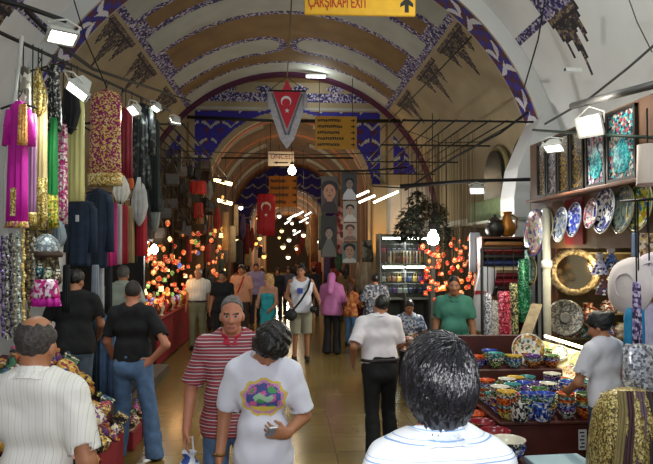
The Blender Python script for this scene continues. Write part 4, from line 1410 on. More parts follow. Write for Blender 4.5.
hang('hanging_shawl', 'grey-blue cloth draped beside the black bundle of clothes', 52, 66, 222, 248, 6.2, M('#7a858c', .75, var=.3), 'wedge', 'shawl')

# floodlights along the left rail: housing, glowing glass, bracket
def flood(u, v, Y, s, face, label, power=25, col=COOL, parts=('#b9b9b0',), em=14, gcol=None, up=.3):
    p = at(u, v, Y)
    t = thing('hanging_floodlight', label, 'floodlight', p, group=None)
    d = Vector(face).normalized()
    t.rotation_euler = d.to_track_quat('-Y', 'Z').to_euler()
    m = MB()
    w, h_, dd = s, s * .72, s * .45
    f0 = [(-w / 2, 0, -h_ / 2), (w / 2, 0, -h_ / 2), (w / 2, 0, h_ / 2), (-w / 2, 0, h_ / 2)]
    b0 = [(x * .55, dd, z * .5) for x, y, z in f0]
    m.add(f0 + b0, [(0, 4, 5, 1), (1, 5, 6, 2), (2, 6, 7, 3), (3, 7, 4, 0), (4, 7, 6, 5)])
    m.box((0, -.008, -h_ / 2 - .006), (w + .02, .03, .02)).box((0, -.008, h_ / 2 + .006), (w + .02, .03, .02)).box((-w / 2 - .006, -.008, 0), (.02, .03, h_)).box((w / 2 + .006, -.008, 0), (.02, .03, h_))
    m.build('housing', M(parts[0], .5), t)
    MB().box((0, .004, 0), (w * .98, .008, h_ * .98)).build('glass', EM(gcol or ('#fff6e0' if col == WARM else '#f4fff8'), em), t)
    MB().tube([(-w / 2, dd * .4, 0), (-w / 2 - .02, dd * .5, h_ * .6), (0, dd * .5, h_ * .6 + up * s), (w / 2 + .02, dd * .5, h_ * .6), (w / 2, dd * .4, 0)], .008, 6).build('bracket', M('#c9c9c2', .5), t)
    q = p + d * .12
    light('SPOT', q, power, col, .05, q + d, 150)
    return t
flood(62, 36, 5.0, .2, (.25, -.35, -1), 'topmost floodlight on the left with a green-white glow, at the end of the iron arm', 55, COOL)
flood(78, 90, 5.6, .26, (-.55, -.25, -.85), 'large floodlight hung above the pale lime costume', 24)
flood(134, 110, 7.6, .17, (-.6, -.5, -.75), 'white floodlight beside the embroidered magenta dress', 16)
flood(156, 108, 8.8, .16, (-.5, -.3, -.95), 'small floodlight above the black robe', 12)
flood(175, 121, 9.8, .15, (-.5, .6, -.6), 'small floodlight farthest along the left rail, turned away', 7, WARM)

# heap of slippers, purses and trinkets on a sloping stand
def rampz(x):
    return .45 + (-1.6 - x) * 1.1
mb = MB()
mb.prism([(-1.6, .0), (-1.6, .4), (-2.15, 1.0), (-2.72, 1.1), (-2.72, .0)], 3.6, 6.15, plane='XZ')
t = thing('display_stand', 'sloping stand under red cloth holding the heap of slippers and purses', 'display stand', (0, 0, 0))
mb.build('stand', M('#4a1616', .8, var=.3), t)
MB().box((-1.588, 4.87, .2), (.02, 2.54, .39)).build('cloth_edge', M('#8a1c22', .8, var=.25), t)
def mk_slipper(c1, c2):
    t = thing('embroidered_slipper', '', 'slipper')
    m = MB()
    m.lathe([(.001, -.0), (.035, 0), (.04, .012), (.035, .018)], n=14, sx=2.6)
    m.build('sole', M('#3a2a1c', .8), t)
    MB().grid(lambda a, b: (.02 + .08 * b + .0 * a, .04 * math.cos(PI * a) * math.sqrt(max(0, 1 - b * b * .9)), .012 + .045 * math.sin(PI * a) * math.sqrt(max(0, 1 - b * b))), 10, 6).build('upper', SPK([c1, c2, c1, '#e0c878'], 70, .5, .2, .3), t)
    MB().ball((.1, 0, .03), .012, 0, 8, 6).build('pompom', M(c2, .8), t)
    return t
def mk_pouch(c1, c2):
    t = thing('coin_pouch', '', 'purse')
    MB().lathe([(.0, 0), (.05, .004), (.062, .035), (.05, .07), (.022, .088), (.03, .105)], n=14, ripple=(6, .08)).build('pouch', SPK([c1, c2, c1, '#d9c27a', '#2a2420'], 55, .5, .2, .3), t)
    MB().tube([(.024 * math.cos(k), .024 * math.sin(k), .088) for k in [i * PI / 5 for i in range(10)]], .006, 5, closed=True).build('drawstring', M(c2, .6), t)
    return t
def mk_box(c1, c2):
    t = thing('trinket_box', '', 'box')
    MB().box((0, 0, .03), (.12, .09, .06), bev=.006).build('base', SPK([c1, c2, '#d8c89a', c1], 50, .4), t)
    MB().box((0, 0, .068), (.126, .096, .018), bev=.006).build('lid', SPK([c2, c1, '#e6d8b0'], 60, .4), t)
    return t
def mk_cap(c1, c2):
    t = thing('embroidered_skullcap', '', 'hat')
    MB().lathe([(.085, 0), (.088, .03), (.082, .06), (.05, .075), (.0, .08)], n=16).build('crown', SPK([c1, c2, '#d9c27a', c1], 45, .6, 0, .3), t)
    MB().lathe([(.088, 0), (.092, .008), (.09, .02)], n=16).build('band', M(c2, .6), t)
    return t
def mk_doll(c1, c2):
    t = thing('cloth_doll', '', 'doll')
    MB().lathe([(.05, 0), (.045, .03), (.022, .09), (.015, .1)], n=12, ripple=(6, .06)).build('skirt', SPK([c1, c2, c1], 60, .7), t)
    MB().ball((0, 0, .122), .024).build('head', M('#c79a78', .7), t)
    MB().lathe([(.026, .125), (.025, .14), (.0, .152)], n=10).build('hat', M(c2, .7), t)
    return t
names = {'#8c1f2e': 'dark red', '#c79a3c': 'gold', '#c45a8a': 'pink', '#3a6a4c': 'green', '#3c4c86': 'blue', '#e0d8c8': 'white', '#c46a2c': 'orange', '#6c3c7c': 'purple', '#2a2628': 'black'}
palette = list(names)
kinds = [(mk_slipper, 'slipper'), (mk_pouch, 'pouch'), (mk_box, 'trinket box'), (mk_cap, 'skullcap'), (mk_doll, 'cloth doll')]
protos = {}
def trinket(kind, ci, loc, rot, where, grp, sc=1.0):
    mk, nm = kinds[kind]
    lab = f'{names[palette[ci]]} patterned {nm} {where}'
    key = (kind, ci)
    if key not in protos:
        protos[key] = mk(palette[ci], palette[(ci * 4 + 5) % 9])
        o = protos[key]
        o.location, o.rotation_euler = loc, rot
        o.scale = (sc, sc, sc)
        o['label'], o['group'] = lab, grp
        return o
    return dup(protos[key], loc, rot, lab, grp, (sc, sc, sc))
rr = random.Random(11)
i = 0
for yy in np.arange(3.72, 6.12, .14):
    for xx in np.arange(-1.63, -2.5, -.115):
        x, y = xx + rr.uniform(-.03, .03), yy + rr.uniform(-.03, .03)
        trinket(rr.choice((0, 0, 1, 1, 2, 3, 4)), rr.randrange(9), (x, y, min(.4 + (-1.6 - x) * 1.09, 1.0 + (-2.15 - x) * .17) + rr.uniform(.01, .06)), (rr.uniform(-.2, .2), (.6 if x > -2.15 else .15) + rr.uniform(-.25, .25), rr.uniform(-.7, .7)), 'in the heap on the sloping stand', 'trinkets heaped on the sloping stand', rr.uniform(.9, 1.35))
# red box and small goods at its floor edge
for k, (u, v, Y, c, lab) in enumerate(((119, 436, 6.85, '#8a1a24', 'dark red box on the floor at the end of the sloping stand'), (131, 424, 7.35, '#7a1620', 'dark red box on the floor behind the man in black t-shirt'))):
    t = thing('goods_box', lab, 'box', (-1.78, Y, 0))
    MB().box((0, 0, .1), (.34, .4, .2), bev=.01).build('box_body', M(c, .7, var=.2), t)
    MB().box((0, 0, .205), (.3, .36, .012)).build('lining', M('#c7b68a', .8), t)
    for q in range(9):
        trinket(rr.choice((0, 1, 4)), rr.randrange(9), (t.location.x + (q % 3 - 1) * .1, Y + (q // 3 - 1) * .12, .213), (0, 0, rr.uniform(0, 6)), 'in the red box at the foot of the sloping stand' if k == 0 else 'in the red box behind the man with hand on hip', 'trinkets in the dark red floor boxes', .9)
# table of folded clothes, jeans hanging over its front
t = thing('clothes_table', 'low table heaped with folded clothes at the clothes stall', 'table', (-2.25, 7.92, 0))
MB().box((0, 0, .86), (.8, 1.24, .05)).build('table_top', M('#5a4430', .7), t)
for sx in (-1, 1):
    for sy in (-1, 1):
        MB().box((sx * .34, sy * .54, .48), (.05, .05, .72)).build('leg', M('#3a2c20', .7), t)
fc = [('#c3c6cc', 'pale grey'), ('#7d93ad', 'light denim'), ('#e0e0e0', 'white'), ('#1d2430', 'navy'), ('#9a86b8', 'lilac'), ('#27303c', 'dark slate'), ('#b8c4d2', 'ice blue'), ('#86888c', 'mid grey'), ('#d5cdbd', 'cream')]
k = 0
for iy in range(4):
    for ix in range(3):
        for lv in range(2):
            c, cn = fc[(k * 4 + iy) % 9]
            m = MB()
            m.box((0, 0, .025), (.23, .26, .05), bev=.02)
            m.box((.004, 0, .056), (.2, .25, .016), bev=.007)
            tag(m.build('folded_garment', M(c, .85, var=.12), loc=(-2.5 + ix * .25, 7.46 + iy * .3, .886 + lv * .068), rot=(0, 0, rr.uniform(-.2, .2))), f'{cn} folded garment on the clothes table', 'folded clothes', 'folded clothes on the table')
            k += 1
for i, (u0, u1, v0, v1, Y, c, lab) in enumerate(((88, 99, 322, 398, 7.24, '#1d2c36', 'dark teal jeans hung over the front of the clothes table'), (98, 118, 318, 404, 7.24, '#4c6484', 'faded blue jeans hung over the front of the clothes table'))):
    p = at((u0 + u1) / 2, v1, Y)
    h_, w_ = px(v1 - v0, Y), px(u1 - u0, Y)
    t = thing('hanging_jeans', lab, 'jeans', p, -.2)
    jm = M(c, .9, var=.3, scale=12, bump=.1)
    for sx in (-1, 1):
        cloth(MB(), [(h_ * .78, w_ * .26, .05), (h_ * .4, w_ * .23, .05), (0, w_ * .24, .045)], c=(sx * w_ * .26, 0, 0), rip=(5, .08)).build('trouser_leg', jm, t)
    cloth(MB(), [(h_, w_ * .46, .06), (h_ * .9, w_ * .5, .065), (h_ * .74, w_ * .52, .06)], rip=(5, .04)).build('waist', jm, t)

# ================================================================ LEFT: lamp stall in the ochre bay
stand_m = M('#3a2618', .8, var=.3)
t = thing('lamp_stall_counter', 'dark counter of the lamp stall covered with red cloth', 'counter', (-3.1, 13.6, 0))
MB().box((0, 0, .4), (1.5, 4.6, .8)).build('counter_body', stand_m, t)
MB().box((.765, 0, .42), (.03, 4.64, .78)).build('red_cloth', M('#8a1620', .8, var=.3), t)
MB().box((0, 0, .815), (1.56, 4.66, .03)).build('counter_top', M('#7a1a1e', .8), t)
lampc = [('#ff3a14', 'red', 5), ('#ff7a1e', 'orange', 7), ('#ffb040', 'amber', 10), ('#ffe6a0', 'pale yellow', 22), ('#e01a1a', 'deep red', 4), ('#ff5a2a', 'coral', 6), ('#7ad86a', 'green', 4), ('#5a8aff', 'blue', 3)]
lp_ = {}
def lamp_proto(ci, shape):
    c, cn, e = lampc[ci]
    t = thing('hanging_mosaic_lamp', '', 'lamp')
    m = MB()
    if shape == 0:
        m.ball((0, 0, 0), .1, 0, 14, 10)
    elif shape == 1:
        m.lathe([(.02, .12), (.05, .1), (.1, .02), (.085, -.06), (.03, -.12), (.0, -.14)], n=14)
    else:
        m.lathe([(.05, .1), (.09, .08), (.075, -.02), (.11, -.08), (.02, -.1)], n=14)
    dk = '#5a1408' if ci in (0, 1, 4, 5) else '#6a4a10'
    m.build('glass_shade', SPK([c, c, dk, c, '#ffd890'], 34, .3, emit=e * .13), t)
    MB().lathe([(.035, .125), (.04, .1), (.03, .09)], n=10).build('cap', M('#8a6a2c', .4, metal=.8), t)
    MB().tube([(0, 0, .12), (0, 0, 1.12)], .006, 5).build('chain', M('#4a3a1c', .5, metal=.6), t)
    return t
def lamp(ci, shape, loc, sc, where, grp):
    lab = f'glowing {lampc[ci][1]} {("globe", "teardrop", "bell")[shape]} mosaic lamp {where}'
    if (ci, shape) not in lp_:
        o = lamp_proto(ci, shape)
        lp_[(ci, shape)] = o
        o.location, o.scale = loc, (sc,) * 3
        o['label'], o['group'] = lab, grp
    else:
        o = dup(lp_[(ci, shape)], loc, (0, 0, rr.uniform(0, 6)), lab, grp, (sc,) * 3)
    long_.append((o, 'chain', loc.z, sc))
    return o
long_, used_ = [], []
def spaced(p, d):
    if any(abs(p.x - q[0].x) < (d + q[1]) / 2 and abs(p.y - q[0].y) < (d + q[1]) / 2 and abs(p.z - q[0].z) < .75 * (d + q[1]) for q in used_):
        return False
    used_.append((p, d))
    return True
FRX, FRZ = [-1.8 - .22 * k for k in range(9)], 4.25
frame_t = thing('lamp_stall_lattice', 'dark iron frame of rods over the lamp stall from which lamps and bags hang', 'frame', (-2.6, 14, 0))
for x in FRX:
    MB().tube([(x + 2.6, -3.4, FRZ), (x + 2.6, 4.4, FRZ)], .014, 6).build('rod', iron, frame_t)
for yy in (-3.4, .5, 4.4):
    MB().tube([(.85, yy, FRZ - .02), (-1.78, yy, FRZ - .02)], .018, 6).build('cross_rod', iron, frame_t)
def snap(p):
    x = min(FRX, key=lambda q: abs(q - p.x))
    return Vector((x, min(max(p.y, 10.65), 18.3), p.z))
for k in range(230):
    u, v = 148 + 88 * rr.random() ** 1.25, 0
    Y = 11.4 + (u - 148) / 88 * 5.2 + rr.uniform(-.5, 2.2)
    v = rr.uniform(238, 322) - (u - 148) * .12 if rr.random() < .93 else rr.uniform(185, 240)
    p = at(u, v, Y)
    p.z = max(p.z, 1.05)
    p.x = min(p.x, -1.75)
    p = snap(p)
    sc_ = rr.uniform(.28, .62)
    if not spaced(p, .23 * sc_):
        continue
    lamp(rr.choice((0, 0, 0, 1, 1, 2, 3, 4, 4, 4, 5, 5, 0, 4, 6, 7)), rr.randrange(3), p, sc_, 'hanging in the lamp stall on the left', 'mosaic lamps hanging in the lamp stall')
def bulb(u, v, Y, r, label, em=30, col='#ffffff', power=0, lc=COOL, drop=.4):
    p = at(u, v, Y)
    t = thing('hanging_bulb', label, 'bulb', p)
    MB().lathe([(.001, -r), (r * .7, -r * .75), (r, 0), (r * .8, r * .6), (r * .4, r * 1.2), (r * .36, r * 1.5)], n=14).build('glass', EM(col, em), t)
    MB().lathe([(r * .42, r * 1.4), (r * .45, r * 2), (r * .2, r * 2.3)], n=10).build('socket', M('#3a342c', .6), t)
    MB().tube([(0, 0, r * 2.2), (0, 0, r * 2.2 + drop)], .008, 5).build('cord', iron, t)
    if power:
        light('POINT', p - Vector((0, .0, r * 2.2)), power, lc, .06)
    return t
bulb(154, 250, 11.0, .07, 'bright bare white bulb at the near end of the lamp stall', 40, '#f4f8ff', 25, COOL)
bulb(146, 241, 11.4, .045, 'small bare white bulb above the bright bulb of the lamp stall', 25)
for u, v, Y, pw, c in ((165, 275, 13.2, 8, AMBER), (195, 262, 14.8, 9, AMBER), (215, 245, 16.2, 9, AMBER), (230, 225, 17.5, 9, WARM)):
    light('POINT', at(u, v, Y) + Vector((.25, 0, 0)), pw, c, .15)
for k in range(34):                      # brass and glass wares on the counter
    t = None
    c, cn = rr.choice((('#b8862c', 'brass'), ('#7a3a1c', 'copper'), ('#a3201c', 'red glass'), ('#c9b48a', 'pale onyx')))
    p = Vector((-2.45 - (k % 3) * .4, 11.5 + (k // 3) * .38, .83))
    m = MB().lathe([(.05, 0), (.055, .01), (.02, .04), (.06, .1), (.07, .16), (.03, .22), (.035, .26), (.0, .262)], n=12)
    tag(m.build('ornamental_vase', M(c, .3, metal=.7 if cn in ('brass', 'copper') else 0), loc=p), f'small {cn} vase on the red counter of the lamp stall', 'vase', 'vases on the lamp stall counter')
# dark leather bags and metal pans hanging in the shade above
for k in range(200):
    u = rr.uniform(146, 212)
    v = rr.uniform(158, 240)
    Y = 10.6 + (u - 146) / 66 * 5 + rr.uniform(-.4, 3)
    c, cn = rr.choice((('#2a2018', 'dark brown'), ('#1c1814', 'black'), ('#3c2a1c', 'brown'), ('#3a3226', 'dull olive'), ('#4a3420', 'tan')))
    p = at(u, v, Y)
    p.x = min(p.x, -1.9)
    key = ('bag', c)
    p = snap(p)
    if not spaced(p, .27):
        continue
    lab = f'{cn} leather bag hanging in the shade above the lamp stall'
    if key not in lp_:
        t = thing('hanging_leather_bag', lab, 'bag', p, rr.uniform(-1, 1), 'leather bags above the lamp stall')
        m = MB()
        m.box((0, 0, -.12), (.3, .12, .24), bev=.04)
        m.build('bag_body', M(c, .5, var=.2), t)
        MB().box((0, -.055, -.07), (.28, .015, .13), bev=.006).build('flap', M(c, .45), t)
        MB().tube([(-.12, 0, 0), (-.07, 0, .16), (0, 0, .22), (.07, 0, .16), (.12, 0, 0)], .01, 6).build('strap', M(c, .5), t)
        MB().tube([(0, 0, .2), (0, 0, 1.2)], .006, 5).build('hanging_cord', iron, t)
        lp_[key] = t
    else:
        t = dup(lp_[key], p, (0, 0, rr.uniform(-1, 1)), lab, 'leather bags above the lamp stall')
    long_.append((t, 'hanging_cord', p.z, 1))
# red and orange textiles beyond
for i, (u0, u1, v0, v1, Y, c, kd, lab) in enumerate((
        (189, 207, 181, 194, 14.2, '#c8301e', 'strip', 'orange-red cloth stretched across the top of the lamp stall'), (194, 203, 203, 218, 14.6, '#c22a1a', 'strip', 'red lampshade cloth hung under the orange-red one'), (195, 204, 217, 233, 14.7, '#b07a44', 'strip', 'ochre cloth hung below the red lampshade cloth'),
        (213, 221, 208, 232, 16, '#a81e18', 'wedge', 'red pointed scarf hung beyond the ochre cloth'), (205, 211, 228, 262, 16, '#8a2a24', 'strip', 'dark red narrow scarf above the far lamps'), (222, 229, 212, 250, 17, '#b8925c', 'strip', 'straw-coloured cloth strip beyond the red pointed scarf'),
        (186, 192, 236, 262, 15, '#7c1c1a', 'strip', 'maroon narrow scarf among the mosaic lamps'), (229, 236, 226, 262, 18, '#9c8a6c', 'strip', 'sand-coloured cloth strip at the end of the lamp stall'), (206, 213, 181, 200, 15, '#8a8478', 'wedge', 'grey cloth beside the orange-red cloth'))):
    hang('hanging_cloth', lab, u0, u1, v0, v1, Y, M(c, .7, var=.25, scale=6), kd, 'cloth', frame=FRZ)
long_all = long_

def stretch_cords(lst, top):
    kids = {}
    for o in bpy.data.objects:
        if o.parent:
            kids.setdefault(o.parent.name, []).append(o)
    for o, nm, z, sc in lst:
        base = .12 if nm == 'chain' else .2
        for c in kids.get(o.name, ()):
            if c.name.startswith(nm):
                L = max(.05, (top - z) / sc - base)
                c.scale = (1, 1, L)
                c.location = (0, 0, base - base * L)
stretch_cords(long_, FRZ)
# ================================================================ RIGHT: ceramics shop
wood = M('#4a1c14', .5, var=.3, scale=6)
wood2 = M('#6a3e22', .55, var=.3, scale=6)
# framed tile panels on the fascia (x = 3.2)
tiles = [(5.45, 5.98, ['#2f8f94', '#1d5f78', '#c9b9a4', '#8a3a44', '#2a2a30', '#57b0a8'], 'tile panel with a turquoise vase and red border, nearest on the fascia'), (6.0, 6.42, ['#3a9a9a', '#c4b4b4', '#7a6a80', '#8a5a6a', '#2a2a30'], 'tile panel with a turquoise vase, second on the fascia'),
         (6.46, 6.78, ['#3a3224', '#6a5628', '#8a7034', '#2a241c', '#4c4a44'], 'dark gold tile panel behind the big floodlight'), (6.8, 7.1, ['#4a3c20', '#9a7a34', '#6a5426', '#2e2618'], 'brown and gold tile panel left of the dark gold one'),
         (7.12, 7.42, ['#4c4c60', '#7a7a8c', '#34343e', '#9a94a0'], 'grey-violet tile panel near the end of the fascia'), (7.44, 7.72, ['#2a2824', '#4a463e', '#5c4a34', '#1e1c1a'], 'dark tile panel at the far end of the fascia')]
for i, (y0, y1, pal, lab) in enumerate(tiles):
    t = thing('hanging_tile_panel', lab, 'tile panel', (3.19, (y0 + y1) / 2, 2.76))
    w, h = y1 - y0 - .01, .69
    m = MB()
    for yy in (-w / 2 + .015, w / 2 - .015):
        m.box((-.01, yy, h / 2), (.035, .03, h))
    for zz in (.015, h - .015):
        m.box((-.01, 0, zz), (.034, w, .03))
    m.build('frame', M('#17130f', .5), t)
    MB().box((.0, 0, h / 2), (.02, w - .03, h - .03)).build('tile_field', SPK(pal, 42, .25), t)
    if i < 2:
        m = MB().lathe([(.05, 0), (.1, .05), (.13, .14), (.1, .24), (.045, .3), (.06, .36)], n=16)
        for k in range(len(m.v)):
            x, y, z = m.v[k]
            m.v[k] = (-.014 + x * .06, y * (w / .42), z + .08)
        m.build('vase_motif', SPK(['#2fa0a4', '#1f7f8c', '#5cc4bc', '#1d5f78'], 50, .25), t)
        m = MB()
        for k in range(9):
            a = k * .7
            m.ball((-.012, math.cos(a) * w * .22 * (.5 + .5 * (k % 2)), .5 + math.sin(a) * .09), (.008, .022, .022), 0, 8, 5)
        m.build('flower_motif', M('#b0404a', .3), t)
tag(MB().box((3.12, 6.5, 2.72), (.14, 2.6, .035), bev=.008).build('hanging_shelf', wood2), 'narrow wooden ledge under the tile panels', 'shelf')
# plates along the fascia
def plate(u, v, hpx, Y, X, pal, spk, label, rot=None, flat=None, loc=None, r=None, deep=.04):
    r = px(hpx, Y) / 2 if r is None else r
    p = at(u, v, Y) if loc is None else Vector(loc)
    t = thing('hanging_plate', label, 'plate', p)
    t.rotation_euler = rot if rot is not None else (0, R(-90), 0)
    q = RING([(0, pal[0]), (.28, pal[1]), (.34, pal[0]), (.72, pal[2]), (.76, pal[1]), (.95, pal[2])], r, spk, 3.2 / r * 2.2)
    MB().lathe([(0, -.004), (r * .6, 0), (r * .72, deep * .4), (r, deep * .75), (r, deep), (r * .7, deep * .62), (r * .55, deep * .3), (0, deep * .24)], n=40).build('dish', q, t)
    MB().lathe([(r * .97, deep * .8), (r * 1.015, deep * .85), (r * 1.015, deep * 1.05), (r * .97, deep * 1.02)], n=40).build('rim', M(pal[2], .25), t)
    MB().lathe([(r * .45, -.015), (r * .5, -.015), (r * .5, .004), (r * .45, .004)], n=24).build('foot_ring', M('#c9c0b0', .6), t)
    return t
W_, B_, Rd, G_, Bk = '#e0dccf', '#26409a', '#a8322c', '#3f7f4a', '#1c1c22'
tl = lambda a: (0, R(-90) + 0, R(a))
plate(537, 233, 48, 7.62, 0, ['#dcd0c0', '#b0483c', B_], ['#c99a9a', '#4a4a98', '#e2d8ca', '#b06a5c', '#7a8a6a'], 'tall plate with pink and blue flowers hung on the white pier', rot=(0, R(-86), R(2)))
plate(548, 226, 38, 7.5, 0, ['#7a8a4a', '#3a4a2c', '#c9c4a4'], ['#4a6a3a', '#a8a878', '#2c3424', '#8a9a5a'], 'green plate tucked behind the pink and blue flowered plate', rot=(0, R(-86), 0))
for u, v, hp_x, pal, spk, lab in ((563, 225, 36, ['#7c8a9c', '#34406a', '#b0b4b8'], ['#5a6a84', '#8c98a8', '#3a4458', '#b0a890'], 'blue-grey plate, first of the row on the fascia'), (577, 220, 36, ['#2c3f9c', '#1c2a6a', '#b8bcc8'], ['#3248b0', '#7a84b8', '#1f2c74', '#c9ccd4'], 'deep blue plate with pale rim'),
                                  (594, 214, 31, ['#b8a8a4', '#9c2f34', '#c9c4c0'], ['#b04a48', '#7c86a0', '#d8d0c8', '#5a6a8c'], 'small red and white plate between two blue ones'), (607, 211, 48, ['#e0dfd8', '#20307c', '#dcdcd6'], ['#20307c', '#1c1c30', '#e6e4dc', '#3a4a94', '#f0eee6'], 'large white plate speckled with dark blue'),
                                  (626, 210, 50, ['#7c8a7c', '#4a5a54', '#a89a70'], ['#5c6c70', '#8a9484', '#46545c', '#9a9a84'], 'large grey-green plate with a gilt rim'), (643, 207, 52, ['#b4b23a', '#3f6a3a', '#d8d0a0'], ['#c9c03c', '#3a6aa8', '#5c8a34', '#e6dfae', '#b8862c'], 'yellow-green plate with blue birds at the end of the row')):
    Y = 3.06 / ((u - 288) / 620)
    plate(u, v, hp_x, Y, 3.06, pal, spk, lab, rot=(0, R(-82), R(-4)))
tag(MB().box((3.185, 6.72, 2.42), (.02, .42, .52)).build('hanging_cloth', M('#7c1018', .8, var=.2)), 'dark red cloth behind the small red and white plate', 'cloth')
plate(531, 272, 32, 7.8, 0, ['#7c7a4c', '#5a3c24', '#c9b08a'], ['#8a7a4c', '#4a5a34', '#b89a6c', '#3a3020'], 'brown and green plate hung below the flowered one', rot=(0, R(-86), R(8)))
# back partition facing the aisle: shelves, gilt mirror, pewter tray
mb = MB()
mb.box((3.9, 7.86, 1.4), (1.15, .03, 1.5))
t = thing('display_cabinet', 'brightly lit display cabinet with glass shelves at the back of the ceramics shop', 'cabinet', (0, 0, 0))
mb.build('back_panel', M('#6e5a34', .6, var=.4, scale=5), t)
for zz in (.66, 1.0, 1.3, 1.62, 2.06):
    MB().box((3.9, 7.68, zz), (1.15, .34, .02)).build('shelf', M('#8a7a58', .3), t)
for xx in (3.33, 4.46):
    MB().box((xx, 7.68, 1.4), (.03, .36, 1.5)).build('side_panel', wood2, t)
def ware(kind, c, c2, h):
    m = MB()
    pf = dict(vase=[(.4, 0), (.45, .05), (.25, .15), (.55, .45), (.6, .6), (.22, .85), (.3, 1.0), (.26, 1.0)], jar=[(.5, 0), (.6, .2), (.6, .6), (.4, .75), (.5, .78), (.2, .95), (.08, 1.0)], lamp=[(.5, 0), (.2, .1), (.15, .3), (.55, .55), (.6, .75), (.2, 1.0)], cup=[(.35, 0), (.4, .05), (.5, .5), (.6, 1.0), (.55, 1.0), (.4, .2), (0, .12)])[kind]
    m.lathe([(r * h, z * h) for r, z in pf], n=16)
    return m, SPK([c, c2, c, W_], 45, .25)
wc_ = [('#a3502c', 'rust'), ('#c9a24a', 'gold'), ('#2f5a9a', 'blue'), ('#b8b0a0', 'grey'), ('#7c2a24', 'dark red'), ('#3f7f6a', 'green'), ('#d8d0b8', 'cream')]
wares = {}
for zi, zz in enumerate((.67, 1.01, 1.31, 1.63)):
    for k in range(7):
        kd = rr.choice(('vase', 'jar', 'lamp', 'cup'))
        c, cn = rr.choice(wc_)
        h = rr.uniform(.16, .24)
        if zi in (2, 3) and k < 4:
            continue
        key = (kd, cn)
        if key not in wares:
            m, mt = ware(kd, c, wc_[(k + 3) % 7][0], .2)
            o = m.build('glazed_' + kd, mt)
            wares[key] = o
        else:
            o = wares[key].copy()
            C.objects.link(o)
        o.location = (3.42 + k * .155, 7.62, zz)
        o.scale = (h / .2 * .8,) * 3
        tag(o, f'{cn} glazed {kd} on the lit glass shelves of the display cabinet', kd, 'glazed wares in the display cabinet')
t = thing('hanging_mirror', 'round mirror in a carved gilt frame on the back of the ceramics shop', 'mirror', at(574, 272, 7.42))
t.rotation_euler = (R(84), 0, R(-14))
rm = px(24.5, 7.42)
MB().lathe([(rm * .72, .0), (rm * .72, .03), (rm * .8, .05), (rm * .95, .04), (rm, .01), (rm, 0)], n=48, ripple=(24, .012)).build('frame', SPK(['#a8926a', '#7a6440', '#c9b48a', '#8c7650'], 34, .4, .4, .6), t)
MB().lathe([(0, .012), (rm * .74, .012)], n=40).build('glass', M('#a88e64', .1, metal=1), t)  # warm reflection put into the glass tint
t = thing('hanging_tray', 'round engraved pewter tray below the gilt mirror', 'tray', at(565, 318, 7.4))
t.rotation_euler = (R(80), 0, R(-10))
rm = px(19, 7.4)
MB().lathe([(0, 0), (rm * .8, .0), (rm * .9, .012), (rm, .018), (rm, .024), (rm * .88, .02), (rm * .78, .008), (0, .008)], n=40, ripple=(20, .01)).build('plate_body', SPK(['#77746c', '#4c4a46', '#9a968a', '#5c5a54'], 60, .3, .7, .4), t)
MB().lathe([(0, .01), (rm * .3, .022), (rm * .26, .026), (0, .014)], n=24).build('boss', M('#8a867c', .3, metal=.7), t)
for u, v, Y, c, lab in ((588, 310, 7.45, '#a8482c', 'rust-red glazed jug beside the pewter tray'), (600, 318, 7.4, '#8a7a5c', 'stone-coloured jug beside the rust-red jug'), (556, 347, 7.35, '#8a8478', 'grey lidded bowl under the pewter tray')):
    m = MB().lathe([(.06, 0), (.1, .06), (.11, .12), (.07, .2), (.05, .24), (.065, .28)], n=18)
    p = at(u, v + 16, Y)
    t = thing('hanging_jug' if False else 'glazed_jug', lab, 'jug', p)
    m.build('body', SPK([c, c, '#d8c8a8', '#4a2a1c'], 30, .3), t)
    MB().tube([(.06, 0, .23), (.12, 0, .2), (.12, 0, .1), (.09, 0, .06)], .01, 6).build('handle', M(c, .4), t)
t = thing('support_post', 'pale slim post at the front corner of the ceramics shop', 'post', (at(547, 300, 7.3).x, 7.3, 0))
MB().tube([(0, 0, 0), (0, 0, 2.6)], .045, 14).build('shaft', M('#b8b4a0', .4, var=.1), t)
MB().lathe([(.05, 1.88), (.065, 1.9), (.065, 1.96), (.05, 1.98)], n=14).build('clamp', M('#d8d8d4', .4), t)
# glowing strip and slanted lit board with plates
t = thing('light_strip', 'bright LED strip along the edge of the slanted plate board', 'light strip', (0, 0, 0))
a, b_ = at(545, 336, 6.74), at(606, 355, 6.24)
MB().tube([a, b_], .016, 8).build('diffuser', EM('#fff0b8', 9), t)
MB().tube([a + Vector((0, .03, .0)), b_ + Vector((0, .03, .0))], .018, 6).build('channel', M('#c9c4b4', .4), t)
light('AREA', (a + b_) / 2 + Vector((0, -.05, .12)), 5, (1, .88, .55), .5, (a + b_) / 2 + Vector((.1, -.3, -.6)))
light('POINT', (3.75, 7.1, 1.95), 22, (1, .85, .55), .08)
light('POINT', (3.0, 6.9, 2.0), 8, (1, .9, .65), .08)
